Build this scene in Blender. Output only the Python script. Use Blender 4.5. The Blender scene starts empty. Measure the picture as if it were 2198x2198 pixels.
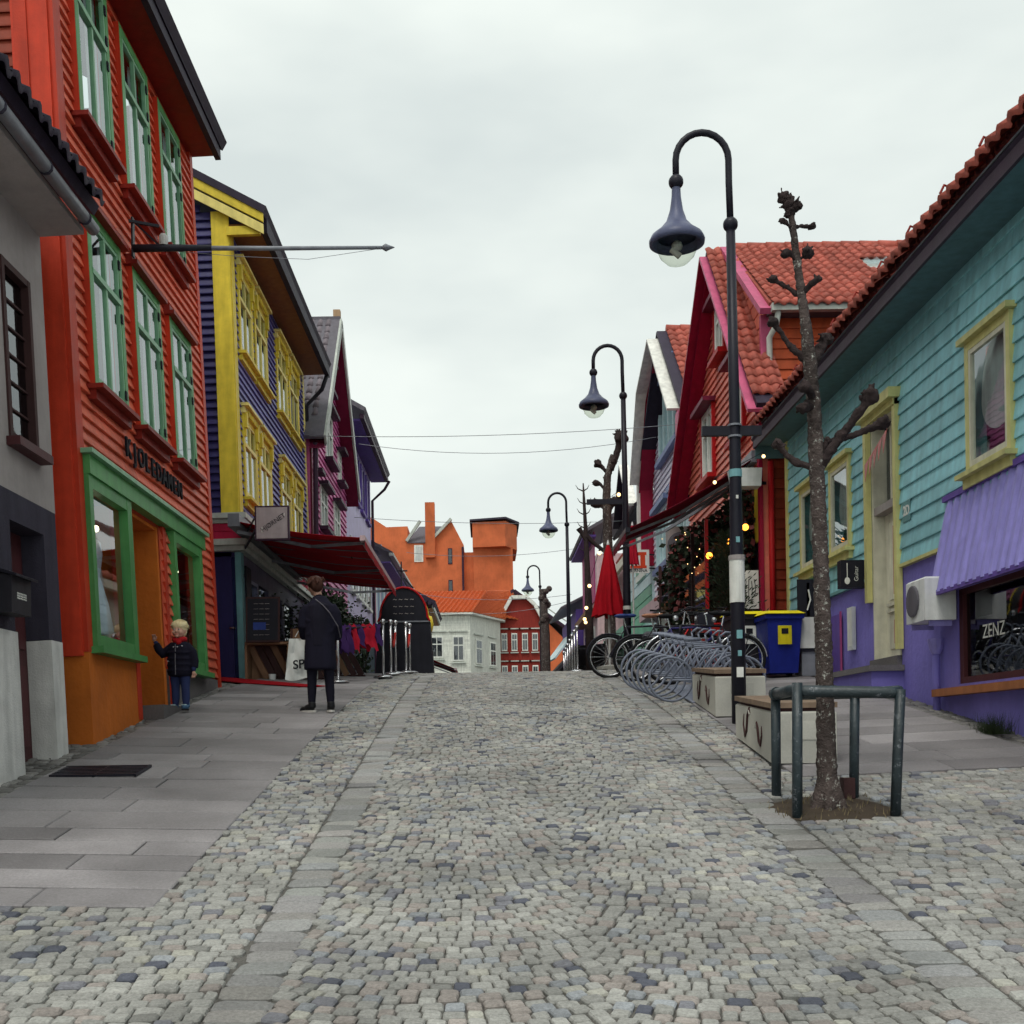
import bpy, math, random
from mathutils import Matrix, Vector, Euler
R = math.radians
random.seed(11)
scene = bpy.context.scene
C = scene.collection
# ---------------- camera
cam = bpy.data.cameras.new("camera"); camo = bpy.data.objects.new("camera", cam); C.objects.link(camo)
cam.lens = 36 * 2490 / 2198; cam.sensor_width = 36; cam.clip_end = 2000; cam.clip_start = .05
cam.shift_x = (1099 - 1045) / 2198; cam.shift_y = (1590 - 1099) / 2198
camo.matrix_world = Matrix.Translation((0, 0, 1.6)) @ Matrix.Rotation(R(90), 4, 'X') @ Matrix.Rotation(-.016, 4, 'Z')
scene.camera = camo
# ---------------- overcast sky
SUN_EL, SUN_AZ = R(62), R(200)
world = bpy.data.worlds.new("World"); scene.world = world; world.use_nodes = True
wn = world.node_tree.nodes; wl = world.node_tree.links; wn.clear()
bg = wn.new("ShaderNodeBackground"); wo = wn.new("ShaderNodeOutputWorld"); bg.inputs[1].default_value = .1
sky = wn.new("ShaderNodeTexSky"); sky.sky_type = 'NISHITA'; sky.sun_disc = False
sky.sun_elevation = SUN_EL; sky.sun_rotation = SUN_AZ; sky.air_density = 1.2; sky.dust_density = 4
tc = wn.new("ShaderNodeTexCoord"); mp = wn.new("ShaderNodeMapping"); mp.inputs['Scale'].default_value = (1, 1, 2.6)
nz = wn.new("ShaderNodeTexNoise"); nz.inputs['Scale'].default_value = 1.9; nz.inputs['Detail'].default_value = 5; nz.inputs['Roughness'].default_value = .5
cr = wn.new("ShaderNodeValToRGB"); cr.color_ramp.elements[0].position = .38; cr.color_ramp.elements[1].position = .60
cr.color_ramp.elements[0].color = (6.7, 7.35, 7.2, 1); cr.color_ramp.elements[1].color = (8.8, 9.4, 8.9, 1)
mx = wn.new("ShaderNodeMix"); mx.data_type = 'RGBA'; mx.inputs[0].default_value = .94
wl.new(tc.outputs['Generated'], mp.inputs[0]); wl.new(mp.outputs[0], nz.inputs['Vector']); wl.new(nz.outputs['Fac'], cr.inputs[0])
wl.new(sky.outputs[0], mx.inputs[6]); wl.new(cr.outputs[0], mx.inputs[7]); wl.new(mx.outputs[2], bg.inputs[0]); wl.new(bg.outputs[0], wo.inputs[0])
# ---------------- soft sun behind the cloud
sl = bpy.data.lights.new("sun", 'SUN'); sl.energy = 1.5; sl.angle = R(22); sl.color = (1, .97, .9)
so = bpy.data.objects.new("sun", sl); C.objects.link(so)
so.rotation_euler = Vector((math.cos(SUN_EL)*math.sin(SUN_AZ), math.cos(SUN_EL)*math.cos(SUN_AZ), math.sin(SUN_EL))).to_track_quat('Z', 'Y').to_euler(); so.location = (0, 0, 40)
vs = scene.view_settings; vs.view_transform = 'Standard'; vs.look = 'None'; vs.exposure = .12; vs.gamma = 1; vs.use_curve_mapping = False
scene.cycles.max_bounces = 5; scene.cycles.diffuse_bounces = 2; scene.cycles.glossy_bounces = 2; scene.cycles.transparent_max_bounces = 8; scene.cycles.use_adaptive_sampling = True; scene.cycles.adaptive_threshold = .03
scene.cycles.use_denoising = True; scene.cycles.caustics_reflective = False; scene.cycles.caustics_refractive = False
# ================= helpers
EYE = 1.6
KN = [(-12, -1.6), (-6, -.9), (0, 0), (4.5, .5), (8.3, 1.08), (12, 1.66), (14, 1.97), (17, 2.38), (20, 2.72), (23, 2.95), (26, 3.03), (30, 3.0), (36, 2.95), (45, 3.05), (60, 3.7), (100, 5.6), (400, 12)]
def gz0(Y):
    n = len(KN)
    for i in range(n - 1):
        y0, z0 = KN[i]; y1, z1 = KN[i + 1]
        if Y <= y1 or i == n - 2:
            # monotone-ish hermite between the knots
            m0 = (z1 - KN[i - 1][1]) / (y1 - KN[i - 1][0]) if i else (z1 - z0) / (y1 - y0)
            m1 = (KN[i + 2][1] - z0) / (KN[i + 2][0] - y0) if i < n - 2 else (z1 - z0) / (y1 - y0)
            h = y1 - y0; t = (Y - y0) / h
            return (2*t**3 - 3*t*t + 1)*z0 + (t**3 - 2*t*t + t)*h*m0 + (-2*t**3 + 3*t*t)*z1 + (t**3 - t*t)*h*m1
def gz(X, Y):
    return gz0(Y) + .03 * max(0, min(abs(X), 6) - 1.9)
def slope(X, Y):
    return math.atan2(gz(X, Y + .2) - gz(X, Y - .2), .4)

class MB:
    def __init__(s): s.v = []; s.f = []
    def add(s, vs, fs):
        n = len(s.v); s.v += [tuple(v) for v in vs]; s.f += [tuple(i + n for i in f) for f in fs]; return s
    def box(s, x0, x1, y0, y1, z0, z1):
        if x0 > x1: x0, x1 = x1, x0
        if y0 > y1: y0, y1 = y1, y0
        if z0 > z1: z0, z1 = z1, z0
        return s.add([(x0,y0,z0),(x1,y0,z0),(x1,y1,z0),(x0,y1,z0),(x0,y0,z1),(x1,y0,z1),(x1,y1,z1),(x0,y1,z1)],
                     [(3,2,1,0),(4,5,6,7),(0,1,5,4),(1,2,6,5),(2,3,7,6),(3,0,4,7)])
    def cbox(s, x0, x1, y0, y1, z0, z1, c=.01):
        # box whose top edge is chamfered
        return s.add([(x0,y0,z0),(x1,y0,z0),(x1,y1,z0),(x0,y1,z0),(x0,y0,z1-c),(x1,y0,z1-c),(x1,y1,z1-c),(x0,y1,z1-c),
                      (x0+c,y0+c,z1),(x1-c,y0+c,z1),(x1-c,y1-c,z1),(x0+c,y1-c,z1)],
                     [(3,2,1,0),(0,1,5,4),(1,2,6,5),(2,3,7,6),(3,0,4,7),(4,5,9,8),(5,6,10,9),(6,7,11,10),(7,4,8,11),(8,9,10,11)])
    def bar(s, p, q, w, h, up=(0,0,1)):
        p, q = Vector(p), Vector(q); d = (q - p).normalized(); u = Vector(up)
        r = d.cross(u)
        if r.length < 1e-4: r = d.cross(Vector((1,0,0)))
        r.normalize(); u = r.cross(d).normalized(); r *= w/2; u *= h/2
        return s.add([p-r-u,p+r-u,p+r+u,p-r+u,q-r-u,q+r-u,q+r+u,q-r+u],
                     [(0,1,2,3),(7,6,5,4),(4,5,1,0),(5,6,2,1),(6,7,3,2),(7,4,0,3)])
    def tube(s, pts, r, n=8, cap=True):
        pts = [Vector(p) for p in pts]; m = len(pts)
        rs = r if isinstance(r, (list, tuple)) else [r]*m
        vs = []; ref = None
        for i, p in enumerate(pts):
            d = (pts[min(i+1,m-1)] - pts[max(i-1,0)]).normalized()
            if ref is None:
                ref = d.orthogonal().normalized()
            ref = (ref - d*ref.dot(d)); ref = ref.normalized() if ref.length > 1e-5 else d.orthogonal().normalized()
            b = d.cross(ref)
            for k in range(n):
                a = 2*math.pi*k/n; vs.append(p + (ref*math.cos(a) + b*math.sin(a))*rs[i])
        fs = [(i*n+k, i*n+(k+1)%n, (i+1)*n+(k+1)%n, (i+1)*n+k) for i in range(m-1) for k in range(n)]
        if cap: fs += [tuple(range(n-1,-1,-1)), tuple((m-1)*n+k for k in range(n))]
        return s.add(vs, fs)
    def lathe(s, prof, n=16, c=(0,0,0), cap=True):
        vs = []; m = len(prof)
        for r, z in prof:
            for k in range(n):
                a = 2*math.pi*k/n; vs.append((c[0]+r*math.cos(a), c[1]+r*math.sin(a), c[2]+z))
        fs = [(i*n+k, i*n+(k+1)%n, (i+1)*n+(k+1)%n, (i+1)*n+k) for i in range(m-1) for k in range(n)]
        if cap: fs += [tuple(range(n-1,-1,-1)), tuple((m-1)*n+k for k in range(n))]
        return s.add(vs, fs)
    def ball(s, c, r, n=10, m=7, sq=(1,1,1)):
        pr = [(max(1e-4, math.sin(math.pi*i/m)), -math.cos(math.pi*i/m)) for i in range(m+1)]
        vs = []; 
        for a, z in pr:
            for k in range(n):
                t = 2*math.pi*k/n; vs.append((c[0]+r*sq[0]*a*math.cos(t), c[1]+r*sq[1]*a*math.sin(t), c[2]+r*sq[2]*z))
        return s.add(vs, [(i*n+k, i*n+(k+1)%n, (i+1)*n+(k+1)%n, (i+1)*n+k) for i in range(m) for k in range(n)])
    def torus(s, c, R_, r, n=24, k=6, axis='y', a0=0, a1=2*math.pi):
        pts = []
        full = abs(a1 - a0 - 2*math.pi) < 1e-6
        for i in range(n + (0 if full else 1)):
            t = a0 + (a1-a0)*i/n
            x, z = R_*math.cos(t), R_*math.sin(t)
            pts.append((c[0]+x, c[1], c[2]+z) if axis == 'y' else (c[0], c[1]+x, c[2]+z))
        if full: 
            vs = []
            for i in range(n):
                t = 2*math.pi*i/n; e = Vector((math.cos(t),0,math.sin(t))) if axis=='y' else Vector((0,math.cos(t),math.sin(t)))
                w = Vector((0,1,0)) if axis=='y' else Vector((1,0,0))
                for j in range(k):
                    u = 2*math.pi*j/k; vs.append(Vector(pts[i]) + e*r*math.cos(u) + w*r*math.sin(u))
            return s.add(vs, [(i*k+j, i*k+(j+1)%k, ((i+1)%n)*k+(j+1)%k, ((i+1)%n)*k+j) for i in range(n) for j in range(k)])
        return s.tube(pts, r, k)
    def prism(s, pts, v):
        # closed outline pts (3D, planar) extruded along vector v
        v = Vector(v); n = len(pts); p = [Vector(q) for q in pts]
        return s.add(p + [q+v for q in p], [tuple(range(n-1,-1,-1)), tuple(range(n,2*n))] + [(i,(i+1)%n,n+(i+1)%n,n+i) for i in range(n)])
    def quad(s, a, b, c, d): return s.add([a,b,c,d], [(0,1,2,3)])
    def mesh(s, name, mat, smooth=False):
        me = bpy.data.meshes.new(name); me.from_pydata(s.v, [], s.f); me.update()
        if isinstance(mat, str): mat = M[mat]
        if mat: me.materials.append(mat)
        if smooth: me.polygons.foreach_set('use_smooth', [True]*len(me.polygons))
        return me
    def build(s, name, mat, parent=None, smooth=False, loc=None):
        o = obj(name, s.mesh(name, mat, smooth), parent)
        if loc: o.location = loc
        return o
def obj(name, me, parent=None, mtx=None):
    o = bpy.data.objects.new(name, me); C.objects.link(o)
    if parent is not None: o.parent = parent
    if mtx is not None: o.matrix_basis = mtx
    return o
def tag(o, label=None, cat=None, group=None, kind=None):
    if label: o['label'] = label
    if cat: o['category'] = cat
    if group: o['group'] = group
    if kind: o['kind'] = kind
    return o
def thing(name, label, cat, loc=(0,0,0), rz=0, group=None, rot=None):
    o = bpy.data.objects.new(name, None); C.objects.link(o); o.location = loc
    o.rotation_euler = rot if rot else (0,0,rz); o.empty_display_size = .1
    return tag(o, label, cat, group)
def copy_tree(o, parent=None):
    c = o.copy(); C.objects.link(c)
    if parent is not None: c.parent = parent
    for ch in list(o.children): copy_tree(ch, c)
    return c
def remesh(o, vox, it=6, fac=.5):
    m = o.modifiers.new('r', 'REMESH'); m.mode = 'VOXEL'; m.voxel_size = vox; m.use_smooth_shade = True
    if it:
        k = o.modifiers.new('s', 'SMOOTH'); k.iterations = it; k.factor = fac
    return o

# ================= materials
M = {}
def nodes_of(name):
    m = bpy.data.materials.new(name); m.use_nodes = True; M[name] = m
    n = m.node_tree.nodes; b = n['Principled BSDF']; return m, n, m.node_tree.links, b
def paint(name, rgb, rough=.55, var=.12, wear=.25, bump=.08, scale=6, rnd=.13, spec=.2, metal=0, dirt=None, grain=(1,1,1), wt=(.57,.74)):
    m, n, l, b = nodes_of(name)
    tc = n.new('ShaderNodeTexCoord'); mp = n.new('ShaderNodeMapping'); mp.inputs['Scale'].default_value = grain
    l.new(tc.outputs['Object'], mp.inputs[0])
    geo = n.new('ShaderNodeNewGeometry')
    a = n.new('ShaderNodeTexNoise'); a.inputs['Scale'].default_value = scale; a.inputs['Detail'].default_value = 6; a.inputs['Roughness'].default_value = .65
    l.new(geo.outputs['Position'] if grain == (1,1,1) else mp.outputs[0], a.inputs['Vector'])
    f = n.new('ShaderNodeTexNoise'); f.inputs['Scale'].default_value = scale*11; f.inputs['Detail'].default_value = 4
    l.new(mp.outputs[0], f.inputs['Vector'])
    oi = n.new('ShaderNodeObjectInfo')
    # value = 1 + var*(noise-.5)*2 + rnd*(random-.5)
    v1 = n.new('ShaderNodeMapRange'); v1.inputs[1].default_value = .3; v1.inputs[2].default_value = .7; v1.inputs[3].default_value = 1-var; v1.inputs[4].default_value = 1+var; l.new(a.outputs['Fac'], v1.inputs[0])
    v2 = n.new('ShaderNodeMapRange'); v2.inputs[3].default_value = 1-rnd; v2.inputs[4].default_value = 1+rnd; l.new(oi.outputs['Random'], v2.inputs[0])
    mu0 = n.new('ShaderNodeMath'); mu0.operation = 'MULTIPLY'; l.new(v1.outputs[0], mu0.inputs[0]); l.new(v2.outputs[0], mu0.inputs[1])
    ms = n.new('ShaderNodeMapping'); ms.inputs['Scale'].default_value = (1, 1, .12); l.new(geo.outputs['Position'], ms.inputs[0]); ns = n.new('ShaderNodeTexNoise'); ns.inputs['Scale'].default_value = 9; ns.inputs['Detail'].default_value = 5; l.new(ms.outputs[0], ns.inputs['Vector'])
    v4 = n.new('ShaderNodeMapRange'); v4.inputs[1].default_value = .35; v4.inputs[2].default_value = .7; v4.inputs[3].default_value = 1.06 if scale > 2 else 1.02; v4.inputs[4].default_value = .82 if scale > 2 else .94; l.new(ns.outputs['Fac'], v4.inputs[0])
    mu = n.new('ShaderNodeMath'); mu.operation = 'MULTIPLY'; l.new(mu0.outputs[0], mu.inputs[0]); l.new(v4.outputs[0], mu.inputs[1])
    hs = n.new('ShaderNodeHueSaturation'); hs.inputs['Color'].default_value = (*rgb, 1); l.new(mu.outputs[0], hs.inputs['Value'])
    last = hs.outputs[0]
    if wear:
        w = n.new('ShaderNodeTexNoise'); w.inputs['Scale'].default_value = scale*4; w.inputs['Detail'].default_value = 8; w.inputs['Roughness'].default_value = .8; l.new(geo.outputs['Position'], w.inputs['Vector'])
        wr = n.new('ShaderNodeMapRange'); wr.inputs[1].default_value = wt[0]; wr.inputs[2].default_value = wt[1]; wr.inputs[4].default_value = wear; l.new(w.outputs['Fac'], wr.inputs[0])
        d = dirt or tuple(c*.4 + .02 for c in rgb)
        mi = n.new('ShaderNodeMix'); mi.data_type = 'RGBA'; mi.inputs[7].default_value = (*d, 1); l.new(wr.outputs[0], mi.inputs[0]); l.new(last, mi.inputs[6]); last = mi.outputs[2]
    l.new(last, b.inputs['Base Color'])
    rr = n.new('ShaderNodeMapRange'); rr.inputs[3].default_value = max(.03, rough-.12); rr.inputs[4].default_value = min(1, rough+.12); l.new(a.outputs['Fac'], rr.inputs[0]); l.new(rr.outputs[0], b.inputs['Roughness'])
    b.inputs['Specular IOR Level'].default_value = spec; b.inputs['Metallic'].default_value = metal
    if bump:
        bp = n.new('ShaderNodeBump'); bp.inputs['Strength'].default_value = bump*3; bp.inputs['Distance'].default_value = .01; l.new(f.outputs['Fac'], bp.inputs['Height']); l.new(bp.outputs[0], b.inputs['Normal'])
    return m
def glassy(name, tint=(.9,.95,.95), base=.16, dark=.0):
    m, n, l, b = nodes_of(name); n.remove(b)
    out = n['Material Output']
    tr = n.new('ShaderNodeBsdfTransparent'); tr.inputs[0].default_value = (*tint, 1)
    gl = n.new('ShaderNodeBsdfGlossy'); gl.inputs['Roughness'].default_value = .02; gl.inputs[0].default_value = (.95, .97, 1, 1)
    nz = n.new('ShaderNodeTexNoise'); nz.inputs['Scale'].default_value = 1.3; bp = n.new('ShaderNodeBump'); bp.inputs['Strength'].default_value = .06; bp.inputs['Distance'].default_value = .02
    l.new(nz.outputs['Fac'], bp.inputs['Height']); l.new(bp.outputs[0], gl.inputs['Normal'])
    fr = n.new('ShaderNodeFresnel'); fr.inputs[0].default_value = 1.52
    mr = n.new('ShaderNodeMapRange'); mr.inputs[3].default_value = base; mr.inputs[4].default_value = 1; l.new(fr.outputs[0], mr.inputs[0])
    ge = n.new('ShaderNodeNewGeometry'); bf = n.new('ShaderNodeMath'); bf.operation = 'SUBTRACT'; bf.inputs[0].default_value = 1; l.new(ge.outputs['Backfacing'], bf.inputs[1]); mb_ = n.new('ShaderNodeMath'); mb_.operation = 'MULTIPLY'; l.new(mr.outputs[0], mb_.inputs[0]); l.new(bf.outputs[0], mb_.inputs[1])
    mx = n.new('ShaderNodeMixShader'); l.new(mb_.outputs[0], mx.inputs[0]); l.new(tr.outputs[0], mx.inputs[1]); l.new(gl.outputs[0], mx.inputs[2]); l.new(mx.outputs[0], out.inputs[0])
    return m
def glow(name, rgb, s):
    m, n, l, b = nodes_of(name); b.inputs['Base Color'].default_value = (*rgb, 1); b.inputs['Emission Color'].default_value = (*rgb, 1); b.inputs['Emission Strength'].default_value = s
    return m
def stone(name, vattr=True, rgb=(.4,.4,.38), spk=.35, rough=.75, scale=60):
    m, n, l, b = nodes_of(name)
    geo = n.new('ShaderNodeNewGeometry')
    a = n.new('ShaderNodeTexNoise'); a.inputs['Scale'].default_value = scale; a.inputs['Detail'].default_value = 5; a.inputs['Roughness'].default_value = .75; l.new(geo.outputs['Position'], a.inputs['Vector'])
    c = n.new('ShaderNodeTexNoise'); c.inputs['Scale'].default_value = 1.1; c.inputs['Detail'].default_value = 5; l.new(geo.outputs['Position'], c.inputs['Vector'])
    v = n.new('ShaderNodeMapRange'); v.inputs[1].default_value = .3; v.inputs[2].default_value = .7; v.inputs[3].default_value = 1-spk; v.inputs[4].default_value = 1+spk; l.new(a.outputs['Fac'], v.inputs[0])
    v2 = n.new('ShaderNodeMapRange'); v2.inputs[1].default_value = .3; v2.inputs[2].default_value = .7; v2.inputs[3].default_value = .68; v2.inputs[4].default_value = 1.2; l.new(c.outputs['Fac'], v2.inputs[0])
    mu = n.new('ShaderNodeMath'); mu.operation = 'MULTIPLY'; l.new(v.outputs[0], mu.inputs[0]); l.new(v2.outputs[0], mu.inputs[1])
    last = mu.outputs[0]
    oi = n.new('ShaderNodeObjectInfo')
    if not vattr:
        v3 = n.new('ShaderNodeMapRange'); v3.inputs[3].default_value = .74; v3.inputs[4].default_value = 1.26; l.new(oi.outputs['Random'], v3.inputs[0])
        m2 = n.new('ShaderNodeMath'); m2.operation = 'MULTIPLY'; l.new(last, m2.inputs[0]); l.new(v3.outputs[0], m2.inputs[1]); last = m2.outputs[0]
    hs = n.new('ShaderNodeHueSaturation'); l.new(last, hs.inputs['Value'])
    if vattr:
        at = n.new('ShaderNodeAttribute'); at.attribute_name = 'Col'; l.new(at.outputs['Color'], hs.inputs['Color'])
    else: hs.inputs['Color'].default_value = (*rgb, 1)
    l.new(hs.outputs[0], b.inputs['Base Color'])
    rr = n.new('ShaderNodeMapRange'); rr.inputs[3].default_value = rough-.25; rr.inputs[4].default_value = rough+.15; l.new(c.outputs['Fac'], rr.inputs[0]); l.new(rr.outputs[0], b.inputs['Roughness'])
    bp = n.new('ShaderNodeBump'); bp.inputs['Strength'].default_value = .5; bp.inputs['Distance'].default_value = .006; l.new(a.outputs['Fac'], bp.inputs['Height']); l.new(bp.outputs[0], b.inputs['Normal'])
    b.inputs['Specular IOR Level'].default_value = .35
    return m
for a in [
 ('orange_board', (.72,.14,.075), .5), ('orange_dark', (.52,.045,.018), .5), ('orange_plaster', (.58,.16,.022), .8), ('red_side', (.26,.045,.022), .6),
 ('green', (.085,.29,.09), .4), ('green_light', (.22,.43,.26), .4), ('sill_red', (.25,.022,.014), .5),
 ('navy', (.035,.03,.13), .45), ('navy_sky_gloss', (.14,.13,.36), .42), ('yellow', (.78,.60,.06), .5), ('yellow_pale', (.80,.68,.22), .5), ('soffit_brown', (.30,.13,.05), .6),  # second navy is paler: sky gloss on the front boards put into the colour
 ('pink', (.52,.02,.07), .5), ('cornice', (.52,.55,.5), .5), ('door_blue', (.012,.02,.10), .4), ('teal_post', (.20,.44,.47), .5), ('lilac_post', (.24,.24,.36), .5),
 ('magenta', (.62,.13,.35), .45), ('maroon', (.17,.015,.045), .5), ('window_white', (.80,.81,.75), .45), ('dark_trim', (.045,.02,.04), .5),
 ('lavender', (.58,.50,.76), .5), ('violet', (.15,.09,.38), .55), ('slate', (.13,.12,.14), .6), ('black_metal', (.018,.017,.026), .42), ('grey_metal', (.22,.23,.26), .4),
 ('awning_red', (.36,.008,.016), .75), ('awning_dark', (.16,.008,.022), .75), ('teal', (.29,.60,.66), .5), ('teal_soffit', (.10,.185,.21), .55), ('teal_dark', (.16,.34,.35), .5),
 ('trim_yellow', (.62,.58,.24), .5), ('cream', (.72,.69,.55), .5), ('pink_glass', (.55,.16,.15), .4), ('purple', (.23,.185,.48), .8), ('purple_metal', (.29,.26,.62), .5),
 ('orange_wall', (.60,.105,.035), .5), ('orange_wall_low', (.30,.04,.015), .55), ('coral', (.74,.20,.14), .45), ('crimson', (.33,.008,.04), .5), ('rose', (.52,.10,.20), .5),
 ('white_board', (.84,.83,.77), .5), ('lilac_board', (.70,.67,.78), .45), ('ice_blue', (.62,.80,.83), .45), ('blue_trim', (.17,.22,.40), .5), ('mint', (.22,.50,.36), .5), ('mint_dark', (.10,.20,.17), .6),
 ('far_orange', (.44,.105,.038), .85), ('far_red', (.30,.035,.025), .7), ('far_white', (.72,.73,.66), .6), ('grey_plaster', (.40,.36,.34), .85), ('charcoal', (.05,.045,.065), .8),
 ('brown_door', (.075,.022,.025), .5), ('white_plaster', (.55,.54,.52), .85), ('pvc', (.72,.73,.72), .4), ('bin_blue', (.012,.022,.22), .45), ('bin_black', (.02,.018,.024), .5), ('bin_yellow', (.72,.60,.015), .45),
 ('wood_dark', (.055,.025,.025), .7), ('wood_mid', (.22,.12,.07), .65), ('bench_wood', (.24,.17,.12), .7), ('rust_sill', (.35,.13,.05), .6), ('sign_grey', (.36,.31,.32), .5), ('board_black', (.02,.02,.028), .5),
 ('rubber', (.012,.012,.014), .7), ('chrome', (.6,.6,.62), .22), ('stand_grey', (.20,.22,.28), .45), ('saddle_blue', (.02,.04,.16), .5), ('saddle_tan', (.33,.15,.09), .5), ('red_paint', (.45,.012,.015), .45),
 ('coat', (.012,.011,.022), .85), ('jeans', (.03,.04,.11), .85), ('trouser', (.012,.011,.02), .85), ('skin', (.56,.32,.24), .5), ('hair_brown', (.06,.025,.018), .6), ('hair_blond', (.70,.58,.34), .6), ('scarf', (.42,.015,.02), .85),
 ('shoe_blue', (.06,.13,.22), .6), ('shoe_black', (.012,.012,.014), .5), ('sole', (.50,.48,.45), .6), ('bag_white', (.62,.64,.62), .75), ('paper', (.75,.75,.70), .7), ('ink', (.01,.01,.015), .7), ('sign_red', (.62,.06,.02), .5),
 ('cloth_red', (.40,.010,.028), .85), ('cloth_purple', (.05,.02,.10), .85), ('rope_red', (.45,.03,.025), .8), ('carpet_red', (.33,.005,.012), .95), ('pot_red', (.42,.02,.015), .5), ('soil', (.06,.045,.032), .95), ('tan_stone', (.45,.30,.18), .8),
 ('far_yellow', (.66,.55,.18), .5), ('stripe_blue', (.12,.20,.42), .5), ('stripe_cyan', (.22,.46,.58), .5), ('stripe_pink', (.42,.08,.22), .5), ('sticker_teal', (.20,.42,.45), .6), ('interior', (.16,.14,.15), .9), ('curtain', (.62,.64,.62), .9), ('blue_sign', (.03,.06,.28), .5), ('dusty_pink', (.58,.42,.44), .6)]:
    paint(*a)
paint('shop_teal', (.03,.06,.085), .6); paint('shop_lilac', (.13,.12,.18), .6)
for nm in ('coat','trouser','jeans','scarf','cloth_red','cloth_purple','carpet_red','hair_brown','hair_blond','awning_red','awning_dark','board_black','charcoal','rubber'): M[nm].node_tree.nodes['Principled BSDF'].inputs['Specular IOR Level'].default_value = .12
M['chrome'].node_tree.nodes['Principled BSDF'].inputs['Metallic'].default_value = .9
for a in [('far_orange', (.56,.14,.055), .85, .28, .35, .12, .45), ('grey_plaster', (.37,.33,.32), .85, .2, .3, .1, 1.3), ('purple', (.20,.17,.50), .8, .16, .3, .1, 1.6), ('orange_plaster', (.56,.145,.02), .8, .2, .35, .1, 1.6)]: paint(*a)
for nm in ('purple','orange_plaster','grey_plaster','white_plaster','charcoal','far_orange'):
    for nd in M[nm].node_tree.nodes:
        if nd.type == 'BUMP': nd.inputs['Strength'].default_value = .7
stone('cobble'); stone('flag', False, (.225,.21,.215), .22, .75, 55); stone('concrete', False, (.46,.45,.40), .10, .8, 90)
stone('joint', False, (.14,.132,.12), .35, .95, 60); stone('step_stone', False, (.13,.12,.12), .25, .85, 50)
paint('tile_red', (.40,.098,.07), .6, .2, .4, .15, 8, .22); paint('tile_orange', (.58,.14,.05), .6, .18, .3, .15, 8, .16); paint('tile_grey', (.20,.17,.19), .65, .2, .4, .15, 8, .2); paint('tile_dark', (.03,.022,.04), .6, .2, .2, .1, 8, .2)
paint('leaf_dry', (.14,.11,.06), .7, .3, 0, 0, 20, .3); paint('leaf_dark', (.03,.045,.025), .6, .3, 0, 0, 20, .3); paint('leaf_green', (.06,.09,.035), .6, .3, 0, 0, 20, .3); paint('leaf_red', (.13,.03,.03), .6, .3, 0, 0, 20, .3)
paint('bark', (.085,.065,.06), .9, .45, .95, .6, 6.0, .1, .2, 0, (.42,.42,.38), wt=(.575,.60)); paint('bark_dark', (.05,.035,.035), .9, .35, .2, .5, 14, .1, .2)
paint('guard_green', (.022,.035,.042), .45, .3, .9, .15, 5, .15, .5, 0, (.17,.18,.20), wt=(.585,.605))
glassy('glass'); glassy('glass_dark', (.45,.47,.5), .08); glassy('globe', (.86,.88,.82), .05)
glow('bulb_warm', (1,.30,.03), 5); glow('bulb_white', (1,.66,.28), 3); glow('shop_lamp', (1,.85,.55), 12)
# ---------------- shared unit meshes
_board = {}
def board_mesh(mat):
    if mat not in _board:
        b = MB(); t0, t1 = (.046 if mat in ('orange_board','magenta','coral','navy_sky_gloss','navy','lilac_board') else .032), .006
        b.add([(-.004,0,0),(t0,0,0),(t0,0,.10),(t1,0,1),(-.004,0,1),(-.004,1,0),(t0,1,0),(t0,1,.10),(t1,1,1),(-.004,1,1)],
              [(0,1,2,3,4),(9,8,7,6,5),(0,5,6,1),(1,6,7,2),(2,7,8,3),(3,8,9,4)])
        _board[mat] = b.mesh('clapboard', mat)
    return _board[mat]
_tile = {}
def tile_mesh(mat):
    if mat not in _tile:
        b = MB(); n = 7; w, L = .235, .37; top = []; low = []
        for i in range(n):
            u = i/(n-1)
            z = .028*math.sin(2*math.pi*u - .6)
            top.append((u*w, 0, z)); low.append((u*w, -L, z + .032))
        und = [(x, y, z-.055) for x, y, z in low]
        k = n
        b.add(top + low + und, [(i, n+i, n+i+1, i+1) for i in range(n-1)] + [(n+i, 2*n+i, 2*n+i+1, n+i+1) for i in range(n-1)])
        _tile[mat] = b.mesh('roof_tile', mat, True)
    return _tile[mat]
def tiles(parent, o, u, v, nu, nv, mat, w=.21, g=.31, keep=None, name='roof_tile', sc=1.0):
    # o top corner, u unit along the eave, v unit down the slope (local coordinates of parent)
    o, u, v = Vector(o), Vector(u).normalized(), Vector(v).normalized(); nrm = u.cross(-v).normalized()
    if nrm.z < 0: o = o + u*(nu*w*sc); u = -u; nrm = -nrm
    out = 0
    for j in range(nv):
        for i in range(nu):
            if keep and not keep(i, j): continue
            p = o + u*(i*w*sc) + v*(j*g*sc) + nrm*(.075 + random.uniform(-.004,.004))
            m = Matrix((( u.x, -v.x, nrm.x, p.x), (u.y, -v.y, nrm.y, p.y), (u.z, -v.z, nrm.z, p.z), (0,0,0,1))) @ Matrix.Diagonal((sc,sc,sc,1)) @ Matrix.Rotation(random.uniform(-.012,.012), 4, 'Z')
            obj(name, tile_mesh(mat), parent, m); out += 1
    return out
def segs(y0, y1, cuts):
    out = [(y0, y1)]
    for a, b in cuts:
        nx = []
        for p, q in out:
            if b <= p or a >= q: nx.append((p, q)); continue
            if a - p > .02: nx.append((p, a))
            if q - b > .02: nx.append((b, q))
        out = nx
    return out
def joints(ss):
    out = []
    for p, q in ss:
        while q - p > 3.4:
            c = p + random.uniform(1.3, 2.9); out.append((p, c - .002)); p = c + .002
        out.append((p, q))
    return out
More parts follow.
